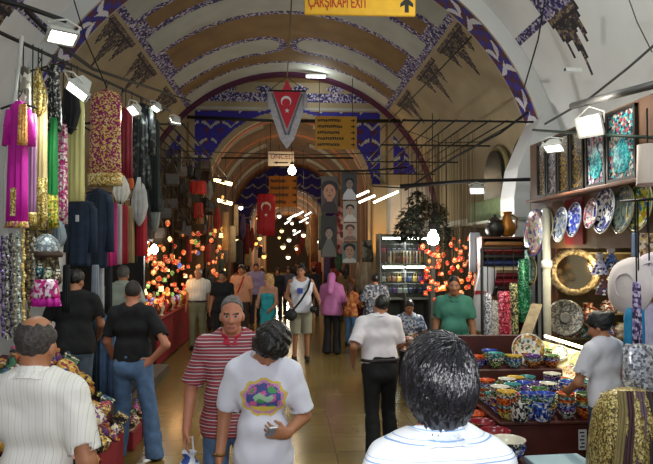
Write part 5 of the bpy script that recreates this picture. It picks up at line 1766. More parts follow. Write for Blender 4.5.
# stepped table of bowls
t = thing('bowl_table', 'stepped dark red wooden table covered with painted bowls', 'table', (0, 0, 0))
MB().box((2.3, 5.9, .315), (1.0, 1.5, .63), bev=.01).build('cabinet_body', wood, t)
MB().box((2.3, 5.9, .645), (1.06, 1.56, .03), bev=.008).build('table_top', wood, t)
MB().box((1.7, 5.45, .24), (.3, 1.75, .48), bev=.01).build('low_step', wood, t)
MB().box((2.35, 6.45, .77), (.95, .4, .22), bev=.01).build('back_step', wood, t)
tag(MB().box((2.25, 6.71, .6), (.98, .04, 1.14), bev=.008).build('back_screen', wood), 'low dark red wooden screen behind the bowl table', 'screen')
mb = MB()
A1, B1 = at(541, 340, 6.75), at(606, 359, 6.25)
dn = Vector((-.05, -.42, -.36))
nn = Vector((0, .03, -.04))
mb.add([A1, B1, B1 + dn, A1 + dn, A1 + nn, B1 + nn, B1 + dn + nn, A1 + dn + nn], [(0, 3, 2, 1), (4, 5, 6, 7), (0, 1, 5, 4), (1, 2, 6, 5), (2, 3, 7, 6), (3, 0, 4, 7)])
tag(mb.build('display_board', SPK(['#d8c88a', '#e6dba8', '#c9b878', '#f0e8c4', '#b8a468'], 26, .5)), 'pale slanted board glowing under the LED strip beside the bowls', 'display board')
bq = (Vector(B1) - Vector(A1)).normalized()
bn = bq.cross(dn).normalized()
bn = bn if bn.z > 0 else -bn
for k, (pal, spk, lab) in enumerate((([W_, '#3a3a4a', W_], ['#d8cc9a', '#4a5a7a', '#8a7a4a', '#e6dcb4'], 'cream and blue plate lying on the slanted board'), (['#d8cf9a', '#4a6a3a', W_], ['#b8b060', '#e0d8a4', '#6a7a3c', '#c99a3c'], 'yellow-green plate lying on the slanted board'),
                                      (['#e6dcb0', '#8a3a2c', W_], ['#e6dcb0', '#b8502c', '#c9a24a', '#f0e8cc'], 'cream and rust plate lying low on the slanted board'), (['#d8d0a8', '#2c5a7a', W_], ['#e0d8b4', '#3a6a8a', '#a8a070', '#f0ead0'], 'cream and teal plate lying low on the slanted board'))):
    c_ = Vector(A1) + bq * (.16 + .24 * (k % 2) + .06 * (k // 2)) + dn * (.28 + .45 * (k // 2)) + bn * .012
    plate(0, 0, 0, 0, 0, pal, spk, lab, rot=bn.to_track_quat('Z', 'Y').to_euler(), loc=c_, r=.105, deep=.025)
def pl2(u, v, r, Y, pal, spk, lab, rx=78, rz=0):
    p = at(u, v, Y)
    plate(u, v, 0, Y, 0, pal, spk, lab, rot=(R(rx), 0, R(rz)), r=r, deep=.03)
pl2(528, 350, .17, 6.5, [W_, '#b8862c', W_], ['#d8d0b4', '#4a6a3a', '#c9a23c', '#8a3a2c', '#e6e0cc'], 'large cream plate with green and orange bird pattern leaning behind the bowls', 72, -12)
# bowls in stacks
bc = [('#c8501e', 'orange', ['#c8501e', '#d8843c', '#8a2a14']), ('#2744a0', 'blue', ['#2744a0', '#e0dccf', '#1c2a6a', '#4a6ac0']), ('#8a1f2a', 'dark red', ['#8a1f2a', '#c9a24a', '#5c1018']), ('#d8d2c0', 'white and black', ['#e0dccf', '#1c1c22', '#d8d2c0', '#3a3a44']),
      ('#3f8f8a', 'turquoise', ['#3f8f8a', '#e0dccf', '#1f5a6a']), ('#c9a23a', 'yellow', ['#c9a23a', '#e6d48a', '#7c5a1c', '#3f6a3a']), ('#5a3a7c', 'purple', ['#5a3a7c', '#b07ab0', '#2c1c44']), ('#3f6a34', 'green', ['#3f6a34', '#c9c48a', '#24401c'])]
bp = {}
def bowl(ci, loc, r, label, group=None):
    c, cn, pal = bc[ci]
    if ci not in bp:
        t = thing('painted_bowl', label, 'bowl', loc, 0, group)
        MB().lathe([(.05, 0), (.055, .012), (.08, .03), (.1, .07), (.104, .085)], n=24).build('outer_wall', SPK(pal, 62, .25), t)
        MB().lathe([(.104, .085), (.099, .086), (.092, .07), (.07, .035), (.0, .022)], n=24).build('glazed_inside', M(c, .2, var=.2), t)
        bp[ci] = t
        t.scale = (r / .104,) * 3
        return t
    return dup(bp[ci], loc, (0, 0, rr.uniform(0, 6)), label, group, (r / .104,) * 3)
GB = 'painted bowls on the stepped table'
def stack(x, y, z, r, cis, lab):
    for k, ci in enumerate(cis):
        bowl(ci, (x, y, z + k * .034 * r / .104), r, f'{bc[ci][1]} painted bowl {lab}', GB)
for ix, x in enumerate(np.arange(1.88, 2.76, .172)):
    for iy, y in enumerate(np.arange(5.24, 6.22, .178)):
        r = .076 + .01 * rr.random()
        n = rr.choice((4, 5, 5, 6, 7)) if iy < 5 else rr.choice((3, 4, 5))
        stack(x + rr.uniform(-.012, .012), y + rr.uniform(-.015, .015), .661, r, [rr.choice((0, 0, 1, 1, 2, 2, 3, 3, 3, 4, 5, 6, 7))] * 1 + [rr.randrange(8) for _ in range(n - 1)], f'in the {"front" if iy < 2 else "middle" if iy < 5 else "back"} rows of stacks on the upper step')
for ix, x in enumerate(np.arange(1.95, 2.8, .2)):
    for y in (6.35, 6.54):
        stack(x, y, .881, .085, [rr.randrange(8) for _ in range(rr.choice((2, 3, 4)))], 'on the raised back step')
bowl(1, (1.7, 4.74, .481), .135, 'large deep blue bowl at the front corner of the stepped table')
bowl(3, (1.7, 4.74, .53), .135, 'large white and black speckled bowl stacked in the large deep blue bowl')
bowl(6, (1.7, 5.03, .481), .125, 'large purple bowl behind the speckled one on the low step')
bowl(2, (1.7, 5.03, .525), .125, 'large dark red bowl stacked in the large purple bowl')
bowl(4, (1.7, 5.32, .481), .12, 'large turquoise bowl on the low step')
bowl(2, (1.7, 5.32, .52), .12, 'large dark red bowl stacked in the large turquoise bowl')
bowl(1, (1.7, 5.6, .481), .12, 'large blue bowl under the orange one on the low step')
bowl(0, (1.7, 5.6, .52), .12, 'large bright orange bowl stacked at the middle of the low step')
bowl(2, (1.7, 5.88, .481), .12, 'large dark red bowl on the low step under the far orange one')
bowl(0, (1.7, 5.88, .52), .12, 'large orange bowl at the far end of the low step')
for k, (x, c) in enumerate(((2.05, 3), (2.24, 1))):
    m = MB().lathe([(.06, 0), (.075, .01), (.075, .15), (.08, .165), (.072, .165), (.066, .02), (0, .015)], n=20)
    tag(m.build('painted_mug', SPK(bc[c][2], 60, .25), loc=(x - .1, 5.16, .661)), ('white and black' if k == 0 else 'blue and white') + ' tall painted pot at the front edge of the upper step', 'pot')
t = thing('cardboard_carton', 'light blue carton with dark printed figures on the floor before the bowl table', 'carton', (at(559, 464, 4.6).x, 4.6, 0), R(4))
MB().box((0, 0, .26), (.44, .26, .52), bev=.006).build('carton_body', M('#a9c4cc', .7), t)
m = MB()
for k in range(5):
    m.box((-.15 + k * .075, -.131, .4 + .03 * (k % 2)), (.02 + .015 * (k % 3), .003, .1 + .04 * (k % 2)), bev=.001)
    m.box((-.15 + k * .075, -.131, .33), (.05, .003, .03))
m.build('printed_figures', M('#3c4a58', .7), t)
t = thing('hanging_price_card', 'white card with dark lettering on the front of the bowl table', 'card', (at(583, 441, 5.13).x, 5.138, .5))
MB().box((0, 0, .0), (.07, .006, .17)).build('card', M('#d8d8d4', .7), t)
m = MB()
for k in range(5):
    m.box((-.005 + .006 * (k % 2), -.004, -.06 + k * .03), (.04 - .01 * (k % 2), .002, .012))
m.build('lettering', M('#24242c', .7), t)
# slanted carved boards and sequinned scarves at the far end of the table
for k, (u0, v0, u1, v1, Y, c, lab) in enumerate(((537, 304, 521, 348, 7.0, '#a89472', 'carved pale wooden board leaning by the slim post'), (521, 338, 507, 368, 6.9, '#8c867c', 'grey carved board leaning below the pale one'))):
    a, b_ = at(u0, v0, Y + .1), at(u1, v1, Y - .12)
    d = b_ - a
    t = thing('hanging_board', lab, 'board', (a + b_) / 2)
    t.rotation_euler = d.to_track_quat('Z', 'Y').to_euler()
    MB().box((0, 0, 0), (.14, .03, d.length), bev=.01).build('plank', M(c, .7, var=.3, scale=20), t)
    m = MB()
    for q in range(6):
        m.lathe([(.0, 0), (.035, .0), (.03, .006), (0, .012)], c=(0, -.015, (q / 5 - .5) * d.length * .85), n=10, axis=(0, -1, 0))
    m.build('carving', M('#4a4034', .7), t)
scf = [(484, 493, 292, 392, 7.4, ['#8a8a8c', '#c9c9cc', '#55555c', '#e6e6e8'], 'silver sequinned scarf at the aisle end of the scarf stand'), (491, 499, 300, 345, 7.5, ['#b8b0a4', '#e0dcd0', '#8a8478'], 'pale sequinned scarf between silver and red'), (497, 512, 290, 384, 7.45, ['#8c0f24', '#c2304a', '#5c0a18', '#e07a8a'], 'dark red sequinned scarf on the scarf stand'),
       (509, 519, 282, 352, 7.6, ['#3a3a2c', '#8a8a5c', '#c9c48a', '#24241c'], 'olive and gold sequinned scarf beside the dark red one'), (518, 530, 258, 322, 7.7, ['#0f6a3c', '#1c8a52', '#0a4a2a', '#7ab894'], 'green sequinned scarf on the scarf stand'), (525, 532, 246, 300, 7.75, ['#8ac4b8', '#c9e0d8', '#5a9a8c'], 'pale turquoise scarf behind the green sequinned one')]
fr_t = thing('scarf_rail', 'iron rail on legs carrying the sequinned scarves', 'rail', (0, 0, 0))
ra, rb_ = Vector((at(482, 285, 7.3).x, 7.3, 2.12)), Vector((at(536, 244, 7.9).x, 7.9, 2.12))
MB().tube([ra, rb_], .015, 6).build('rail', iron, fr_t)
for q in (ra, rb_):
    MB().tube([q, (q.x, q.y, 0)], .018, 6).build('post', iron, fr_t)
for u0, u1, v0, v1, Y, pal, lab in scf:
    hang('hanging_scarf', lab, u0, u1, v0, v1, 7.3 + .6 * ((u0 + u1) / 2 - 482) / 54, SPK(pal, 60, .3, .3, .4), 'strip', 'scarf', rz=0, rip=(7, .1), frame=2.12)
# white hats, robe, shawls and fringed scarves at the near edge
t = thing('hanging_sun_hat', 'large white sun hat hung near the right edge above the silver shawl', 'hat', at(628, 286, 4.85))
t.rotation_euler = (R(84), 0, R(-74))
rh_ = px(30, 4.85)
MB().lathe([(0, .03), (rh_ * .4, .025), (rh_ * .7, .0), (rh_, -.03), (rh_, -.015), (rh_ * .7, .015), (rh_ * .42, .04)], n=40, ripple=(5, .02)).build('brim', M('#ddd2cf', .8, var=.04), t)
MB().lathe([(rh_ * .46, .03), (rh_ * .42, -.1), (rh_ * .3, -.15), (0, -.16)], n=32).build('crown', M('#ddd2cf', .8), t)
t = thing('hanging_sun_hat', 'second white sun hat half out of the frame at the right edge', 'hat', at(652, 272, 4.7))
t.rotation_euler = (R(86), 0, R(-62))
MB().lathe([(0, .03), (.07, .025), (.11, .0), (.16, -.03), (.16, -.015), (.11, .015), (.07, .04)], n=32, ripple=(5, .02)).build('brim', M('#d8ccd4', .8), t)
MB().lathe([(.075, .03), (.07, -.08), (.05, -.12), (0, -.125)], n=24).build('crown', M('#d8ccd4', .8), t)
t = thing('hanging_lampshade', 'white cylindrical lampshade at the right edge under the tile panels', 'lampshade', at(648, 186, 4.75))
MB().lathe([(.085, 0), (.075, .33), (.07, .33), (.08, 0)], n=24).build('shade', M('#c9b8ac', .7), t)
MB().lathe([(.083, 0), (.09, .008), (.085, .02)], n=24).build('rim', M('#8a6a5c', .6), t)
MB().tube([(0, 0, .3), (0, 0, .62)], .008, 5).build('cord', iron, t)
hang('hanging_robe', 'bright blue robe hung at the right edge below the hats', 632, 648, 303, 372, 4.75, M('#1c86b4', .6, var=.15, scale=12), 'tunic', 'robe', rz=-.3, sleeves=.7, frame=2.5)
hang('hanging_robe', 'white and violet robe at the extreme right edge', 645, 657, 300, 380, 4.7, M('#b8b4c9', .6, var=.2, scale=12), 'tunic', 'robe', rz=-.3, frame=2.5)
hang('hanging_scarf', 'purple and white fringed scarf hung in front of the white sun hat', 633, 642, 280, 346, 4.65, SPK(['#4a3468', '#c9bcd8', '#2c2440', '#8a7aa8'], 40, .6), 'strip', 'scarf', rz=-.3, frame=2.5)
hang('hanging_shawl', 'pale sequinned shawl at the right edge beside the yellow-green plate', 640, 656, 232, 268, 5.0, SPK(['#8a6a4c', '#c9a86a', '#5c4434', '#d8c8b0'], 34, .5, .2, .3), 'strip', 'shawl', rz=-.3, frame=2.5)
hang('hanging_strap', 'pale blue ribbon hanging under the grey-green plate', 632, 639, 232, 258, 5.2, M('#8aa4c4', .6), 'strip', 'ribbon', rz=-.3, frame=2.5)
t = thing('hanging_rail', 'iron rail overhead at the right edge carrying robes and hats', 'rail', (0, 0, 0))
MB().tube([at(618, 0, 4.95).xy.to_3d() + Vector((0, 0, 2.5)), at(660, 0, 4.6).xy.to_3d() + Vector((0, 0, 2.5))], .012, 6).build('rod', iron, t)
for u, v, c, lab in ((600, 266, '#b8b0c9', 'blue-white striped cloth doll hung beside the gilt mirror'), (611, 260, '#5a7ab4', 'blue cloth doll hung between the mirror and the white sun hat'), (604, 286, '#6a3a34', 'dark red tassel doll hung below the blue-white doll')):
    t = thing('hanging_doll', lab, 'doll', at(u, v, 6.3))
    MB().lathe([(.09, -.09), (.08, -.03), (.035, .05), (.03, .07)], n=14, ripple=(6, .08)).build('skirt', SPK([c, W_, c, '#2c2c50'], 40, .7), t)
    MB().ball((0, 0, .105), .042).build('head', M('#d8ccc4' if c != '#6a3a34' else '#8a5a3c', .7), t)
    MB().tube([(0, 0, .14), (0, 0, .3)], .005, 5).build('cord', iron, t)
hang('hanging_shawl', 'silver sequinned shawl draped over the stand at the right edge', 622, 660, 343, 402, 4.45, SPK(['#b8b8bc', '#8c8c92', '#e6e6ea', '#6a6a70', '#cfcfd4'], 60, .25, .5, .5), 'strip', 'shawl', rz=-.2, rip=(9, .06))
t = thing('scarf_stand', 'stand heaped with gold and brown fringed scarves at the lower right edge', 'scarf stand', (at(632, 464, 4.25).x, 4.25, 0), -.15)
MB().box((0, .05, .3), (.34, .3, .6)).build('stand_body', wood, t)
gs = SPK(['#8a7434', '#c9b46a', '#4a3c1c', '#a8925a', '#e0d08a', '#6a5a2c'], 95, .45, .25, .6)
cloth(MB(), [(1.12, .10, .08), (1.08, .2, .14), (.95, .25, .2), (.7, .28, .24), (.3, .3, .26), (.1, .31, .27)], n=48, rip=(11, .08)).build('fringed_scarf', gs, t)
for k, (x0, x1, c) in enumerate(((-.05, -.18, '#4a2c30'), (.02, -.08, '#6a5260'), (.09, .02, '#3a2a2c'), (.15, .1, '#5c4a3a'), (-.1, -.25, '#8a7a4c'))):
    pts = [(x0, -.1, 1.13), (x0 * .9 + x1 * .1, -.17, 1.0), ((x0 + x1) / 2, -.235, .7), (x1, -.27, .3), (x1 * 1.1, -.28, .12)]
    m = MB()
    for q in range(5):
        m.tube([(p[0] + (q - 2) * .011, p[1] - .012 * (q % 2), p[2]) for p in pts], .008, 5)
    m.build('braided_fringe', [M(c, .7, var=.2)], t)

# ================================================================ RIGHT: upper fittings
pole('hanging_pipe', 'thick grey pipe reaching from the right wall to the big floodlight', [(4.7, 5.9, 4.2), onx(653, 85, 3.0), onx(572, 106, 2.9)], .035, grey_steel, 'pipe')
MB()
flood(590, 126, 5.9, .25, (-.85, -.45, -.35), 'big warm floodlight at the end of the thick grey pipe', 50, (1, .86, .62), em=1.7, gcol='#fff0c0')
flood(554, 147, 6.6, .19, (-.3, -.3, -1), 'small white floodlight under the thick grey pipe', 70, (1, .97, .9))
light('POINT', at(583, 110, 5.6), 16, (1, .95, .88), .1)  # added fill standing in for floodlight spill on the white vault
flood(477, 190, 9.5, .2, (-.2, -.5, -1), 'white floodlight over the fabric shelves', 30, COOL)
pole('hanging_rail', 'dark green bar running under the tile panels to the right edge', [onx(533, 130, 3.1), onx(590, 134, 3.1), onx(660, 138, 3.1)], .016, M('#24382a', .6), 'bar')
pole('hanging_rail', 'long black bar crossing the right side above the fabric shelves', [at(400, 186, 10.4), at(470, 181, 10.1), at(545, 179, 9.8)], .03, iron, 'bar')
pole('hanging_cable', 'black cable from the pier down to the arched niches', [at(528, 112, 10.1), at(500, 133, 10.6), at(455, 157, 11.2), at(405, 190, 12)], .022, iron, 'cable')
pole('hanging_cable', 'thin cable sagging above the black cable', [at(522, 118, 10.1), at(480, 142, 11), at(440, 143, 12), at(400, 128, 14), at(392, 122, 16)], .009, iron, 'cable')
pole('hanging_cable', 'dark cable running down the face of the first rib on the right', [at(547, -12, 8.2), at(538, 40, 8.8), at(524, 88, 9.4)], .012, iron, 'cable')
pole('hanging_cable', 'long dark cable slanting across the ochre bay to the second rib', [at(508, -6, 10.2), at(470, 38, 11), at(430, 80, 13), at(390, 120, 16), at(372, 138, 18)], .014, iron, 'cable')
pole('hanging_cable', 'pair of cables along the white vault at the right edge', [at(660, 40, 7.0), at(628, 68, 7.4), at(590, 98, 7.8), at(545, 124, 8.6)], .016, M('#4a4844', .7), 'cable')
pole('hanging_cable', 'thin crack-like cable at the top right corner', [at(627, -6, 6.0), at(637, 22, 6.2), at(652, 52, 6.4)], .006, M('#5a5854', .7), 'cable')
t = thing('hanging_light_bracket', 'small white bracket box on the white vault', 'bracket', onx(573, 70, 4.0))
MB().box((0, 0, 0), (.24, .06, .05), rz=.1).build('bracket_body', M('#e6e6e2', .5), t)
MB().box((-.123, -.012, 0), (.004, .05, .04), rz=.1).build('end_plate', M('#3a3a3a', .6), t)

# ================================================================ RIGHT: fabric shop in the ochre bay
t = thing('fabric_shelf', 'shelf unit stacked with folded fabrics at the back right', 'shelf', (at(502, 300, 9.9).x, 9.9, 0))
sw_ = px(46, 9.9)
for zz in (1.0, 1.42, 2.3):
    MB().box((0, .05, zz), (sw_, .4, .03)).build('shelf_board', wood2, t)
for sx in (-1, 1):
    MB().box((sx * sw_ / 2, .05, 1.15), (.03, .42, 2.3)).build('side_panel', wood2, t)
MB().box((0, .26, 1.15), (sw_, .02, 2.3)).build('back_panel', M('#2a1c14', .8), t)
fx = t.location.x
fabrics = [('#8a5a2c', 'tan'), ('#7c2a24', 'brick'), ('#2a2420', 'black'), ('#24305c', 'navy'), ('#c9b48a', 'cream'), ('#6a1420', 'wine'), ('#8c1c28', 'red'), ('#3c1a1c', 'maroon')]
z = 1.435
for k, (c, cn) in enumerate(reversed(fabrics)):
    m = MB().box((0, 0, .05), (sw_ - .08, .34, .098), bev=.035)
    m.box((0, -.01, .05), (sw_ - .1, .345, .02), bev=.008)
    tag(m.build('folded_fabric', M(c, .85, var=.15, scale=6), loc=(fx, 9.9, z)), f'{cn} folded fabric in the stack on the upper fabric shelf', 'fabric')
    z += .1
z = 1.016
for k, (c, cn) in enumerate((('#1c1c20', 'black'), ('#5c1018', 'wine red'), ('#c9c0b0', 'off-white'), ('#20402c', 'dark green'))):
    tag(MB().box((0, 0, .046), (sw_ - .08, .34, .09), bev=.035).build('folded_fabric', M(c, .85, var=.15, scale=6), loc=(fx, 9.9, z)), f'{cn} folded fabric on the lower fabric shelf', 'fabric')
    z += .093
t = thing('copper_jug', 'copper jug standing on top of the fabric shelf', 'jug', (at(506, 240, 9.9).x, 9.85, 2.32))
MB().lathe([(.08, 0), (.13, .06), (.14, .16), (.08, .28), (.06, .34), (.09, .4)], n=20).build('body', M('#b0702c', .35, metal=.6), t)
MB().tube([(.06, 0, .36), (.17, 0, .3), (.16, 0, .14), (.13, 0, .1)], .014, 6).build('handle', M('#8a5420', .35, metal=.6), t)
t = thing('metal_pot', 'dark metal pot beside the copper jug', 'pot', (at(494, 240, 9.9).x, 9.85, 2.32))
MB().lathe([(.1, 0), (.16, .08), (.16, .16), (.1, .22), (.12, .25)], n=20).build('body', M('#3a3630', .4, metal=.6), t)
MB().lathe([(.12, .25), (.06, .3), (.02, .32), (.025, .35), (0, .36)], n=16).build('lid', M('#4a443c', .4, metal=.6), t)
t = thing('fabric_roll', 'tall white roll of fabric with a red mark leaning beside the green polo seller', 'roll', at(479, 318, 8.5))
a = at(488, 270, 8.7) - t.location
t.rotation_euler = Vector(a).to_track_quat('Z', 'Y').to_euler()
L_ = Vector(a).length
MB().lathe([(0, -.2), (.12, -.2), (.125, L_), (.1, L_ + .01), (0, L_)], n=24).build('roll_body', M('#d8d2d2', .7, var=.05), t)
MB().lathe([(.1285, L_ * .42), (.1285, L_ * .5)], n=24).build('red_mark', M('#b0282c', .7), t)
hang('hanging_banner', 'translucent white sheet hung beside the fabric shelf', 469, 481, 232, 272, 10.1, M('#c4c4ca', .5), 'strip', 'sheet', frame=at(475, 181, 10.1).z)
# green-grey booth with two arched dark windows above
t = thing('booth_front', 'pale green booth front with two arched dark windows over the fabric shop', 'booth', (4.2, 12.0, 2.6))
t.rotation_euler = (0, 0, R(90))
niche_t = MB()
m = MB()
m.box((0, 0, .28), (3.6, .3, .5), bev=.02)
m.build('green_panel', M('#8a9c6c', .7, var=.2), t)
MB().box((0, .15, .03), (3.7, .7, .05)).build('ledge', M('#a8ac98', .6), t)
for k, xx in enumerate((-1.1, .5)):
    ol = [(xx - .55, .5), (xx + .55, .5), (xx + .55, 1.0)] + [(xx + .55 * math.cos(a_ * PI / 12), 1.0 + .55 * math.sin(a_ * PI / 12)) for a_ in range(1, 12)] + [(xx - .55, 1.0)]
    MB().prism(ol, -.08, .0).build('arched_window', m_glassdk, t)
    ol2 = [(xx + (px_ - xx) * 1.14, .5 + (pz_ - .5) * 1.08) for px_, pz_ in ol]
    MB().prism(ol2, -.14, -.08).build('window_surround', M('#9a8a5c', .7), t)
tag(MB().tube([(4.35, 10.99, 2.8), (4.35, 11.05, .3)], .02, 6).build('support_post', iron), 'thin iron post behind the white pier', 'post')
# dark dried garlands hanging beside the second rib
gar = M('#1c2014', .9, var=.5, scale=20)
gl = SPK(['#1c2416', '#2c3420', '#14180f', '#3a3a24', '#241c14'], 30, .8, 0, .5)
fz = 4.35
t = thing('hanging_lattice', 'iron lattice over the right-hand lamp stall', 'frame', (3.0, 14, 0))
for k in range(7):
    MB().tube([(-1.0 + k * .3, -3.5, fz), (-1.0 + k * .3, 4.0, fz)], .014, 6).build('rod', iron, t)
for yy in (-3.5, -1, 1.5, 4.0):
    MB().tube([(-1.05, yy, fz - .02), (1.4, yy, fz - .02)], .018, 6).build('cross_rod', iron, t)
gproto = None
for k in range(90):
    u, v = rr.uniform(402, 446), rr.uniform(196, 238)
    Y = 12.3 + rr.uniform(-.8, 2.2)
    p = at(u, v, Y)
    p.x = 2.0 + min(6, round((p.x - 2.0) / .3)) * .3
    if not spaced(p, .4):
        continue
    if gproto is None:
        gproto = thing('hanging_garland', 'dark dried herb bundle hanging over the right-hand lamp stall', 'garland', p, 0, 'dried bundles over the right-hand stall')
        m = MB()
        g2 = random.Random(3)
        for q in range(150):
            a_, z_ = g2.uniform(0, 6.28), g2.uniform(-.3, .16)
            r_ = .15 * (1 - abs(z_ + .07) / .3)
            c_ = Vector((r_ * math.cos(a_), r_ * math.sin(a_), z_))
            d_ = Vector((math.cos(a_), math.sin(a_), g2.uniform(-1, .2))).normalized() * .13
            s_ = Vector((-math.sin(a_), math.cos(a_), 0)) * .04
            m.add([c_, c_ + d_ * .5 + s_, c_ + d_, c_ + d_ * .5 - s_, c_ + d_ * .5 + Vector((0, 0, .012))], [(0, 1, 4), (1, 2, 4), (2, 3, 4), (3, 0, 4), (0, 3, 2, 1)])
        tag(m.build('foliage', gl, gproto), kind='stuff')
        MB().tube([(0, 0, .2 - .5), (0, 0, .2)], .012, 5).build('stem', gar, gproto)
        MB().tube([(0, 0, .2), (0, 0, 1.2)], .006, 5).build('hanging_cord', iron, gproto)
        o = gproto
    else:
        o = dup(gproto, p, (0, 0, rr.uniform(0, 6)))
    long2 = globals().setdefault('LONG2', [])
    long2.append((o, 'hanging_cord', p.z, 1))
# right-hand lamp stall: brilliant lamp, amber lamps
bulb(433, 239, 10.6, .11, 'dazzling white bulb on the right in front of the lamp stall', 90, '#fbfdff', 95, (1, 1, .96), 1.95)
for k in range(110):
    u, v = rr.uniform(426, 470), rr.uniform(236, 300)
    p = at(u, v, 12.0 + rr.uniform(-.6, 1.4))
    p.x = 2.0 + min(6, round((p.x - 2.0) / .3)) * .3
    sc_ = rr.uniform(.28, .55)
    if not spaced(p, .23 * sc_):
        continue
    long_.clear()
    o = lamp(rr.choice((0, 4, 5, 4, 0, 4, 1)), rr.randrange(3), p, sc_, 'hanging in the stall on the right', 'mosaic lamps hanging in the right-hand stall')
    LONG2 += long_
light('POINT', at(450, 268, 11.4), 8, AMBER, .1)
stretch_cords(LONG2, fz)
# handbag and belt stall with two fluorescent tubes
t = thing('bag_display', 'display frame of handbags with two fluorescent tubes on the right', 'display', (at(404, 300, 15.0).x, 15.0, 0))
bw = px(50, 15)
bx0 = t.location.x
for zz in (.9, 1.75, 2.45):
    MB().box((0, .25, zz), (bw, .5, .03)).build('shelf', M('#6a6456', .5), t)
for sx in (-1, 0, 1):
    MB().box((sx * bw / 2, .15, 1.25), (.03, .7, 2.5)).build('upright', grey_steel, t)
MB().box((0, .52, 1.25), (bw, .03, 2.5)).build('back_panel', M('#3a3a30', .8, var=.3), t)
for zz, nm in ((2.42, 'upper'), (1.72, 'lower')):
    tt = thing('hanging_tube_light', f'{nm} fluorescent tube of the handbag display', 'tube light', (bx0, 14.95, zz - .03))
    MB().box((0, .03, .02), (bw * .9, .06, .03)).build('fitting', M('#d8d8d4', .5), tt)
    MB().tube([(-bw * .43, 0, -.01), (bw * .43, 0, -.01)], .022, 8).build('tube', EM('#f2fff2', 11), tt)
    light('AREA', (bx0, 14.85, zz - .1), 10, COOL, .5, (bx0, 15.1, zz - 1))
hb = [('#18141c', 'black'), ('#4a2c5c', 'purple'), ('#8a7434', 'ochre'), ('#5c3a22', 'brown'), ('#24304a', 'navy'), ('#7c8478', 'grey-green'), ('#8c2434', 'red')]
hbp = {}
for row, zz in ((0, 2.2), (1, 2.0), (2, 1.52), (3, 1.25)):
    for k in range(9):
        c, cn = hb[0] if row in (0,) and rr.random() < .7 else rr.choice(hb)
        loc = (bx0 - bw * .43 + k * bw * .107, 14.9 - .08 * (row % 2) + .0, zz - .08)
        lab = f'{cn} handbag hanging in the {"upper" if row < 2 else "lower"} tier of the handbag display'
        if cn not in hbp:
            b2 = thing('hanging_handbag', lab, 'handbag', loc, 0, 'handbags in the display')
            MB().box((0, 0, -.05), (.12, .06, .14), bev=.02).build('bag_body', M(c, .5, var=.2), b2)
            MB().tube([(-.04, 0, .01), (-.03, 0, .09), (0, 0, .12), (.03, 0, .09), (.04, 0, .01)], .007, 5).build('handle', M(c, .5), b2)
            hbp[cn] = b2
        else:
            dup(hbp[cn], loc, (0, 0, rr.uniform(-.3, .3)), lab, 'handbags in the display')
for yy, zz in ((-.1, 2.24), (-.18, 2.04), (-.1, 1.56), (-.18, 1.29), (-.2, 2.075)):
    MB().tube([(-bw / 2, yy, zz), (bw / 2, yy, zz)], .008, 5).build('hanging_rod', grey_steel, bpy.data.objects['bag_display'])
for k in range(14):
    c, cn = rr.choice((('#a8925a', 'straw'), ('#8a6a3a', 'tan'), ('#b8b0a0', 'pale'), ('#4a3a24', 'brown')))
    a = Vector((bx0 - bw * .43 + k * bw * .066, 14.785, 2.06))
    tag(MB().box((0, 0, -.14), (.035, .012, .3), bev=.004).build('hanging_belt', M(c, .6, var=.2), loc=a), f'{cn} leather belt hung in front of the handbag display', 'belt', 'belts in front of the handbags')
# trinket table by the seated seller
t = thing('trinket_table', 'small low table of trinkets in front of the seated seller', 'table', (at(408, 330, 9.4).x, 9.4, 0))
MB().box((0, 0, .7), (.9, .6, .04)).build('table_top', wood2, t)
for sx in (-1, 1):
    for sy in (-1, 1):
        MB().box((sx * .4, sy * .25, .34), (.05, .05, .68)).build('leg', wood2, t)
tx = t.location.x
for a_ in range(7):
    for b__ in range(4):
        trinket(rr.choice((1, 2, 2, 4)), rr.randrange(9), (tx - .38 + a_ * .125, 9.2 + b__ * .14, .722), (0, 0, rr.uniform(0, 6)), 'on the low table of the seated seller', 'trinkets on the low table', .85)
# ================================================================ OVERHEAD: signs, flags, rods
yel = M('#d8a21a', .55, var=.08)
black_ = M('#16140f', .6)
t = thing('hanging_sign', 'yellow exit sign with red letters and a black up arrow hung at the top', 'sign', at(360, 5, 8.0))
t.rotation_euler = (0, 0, R(-1))
k8 = px(1, 8.0)
W8, H8 = 113 * k8, 32 * k8
MB().box((0, 0, H8 / 2 - 11 * k8), (W8, .05, H8), bev=.008).build('board', yel, t)
text_mesh('ÇARŞIKAPI EXIT', .205, .004, M('#b01c10', .6), 'lettering', t, (-W8 * .2, -.03, 1 * k8), (R(90), 0, 0)).scale = (.52, 1, 1)
MB().prism([(-.012 * 2.2, -.1), (.012 * 2.2, -.1), (.026, .0), (.085, -.03), (.085, .015), (0, .1), (-.085, .015), (-.085, -.03), (-.026, .0)], -.034, -.026, at_=(W8 * .42, 0, 0)).build('arrow', black_, t)
for sx in (-1, 1):
    MB().tube([(sx * W8 * .4, 0, H8 - 11 * k8), (sx * W8 * .4, 0, 7.62 - t.location.z)], .01, 6).build('hanger_rod', iron, t)
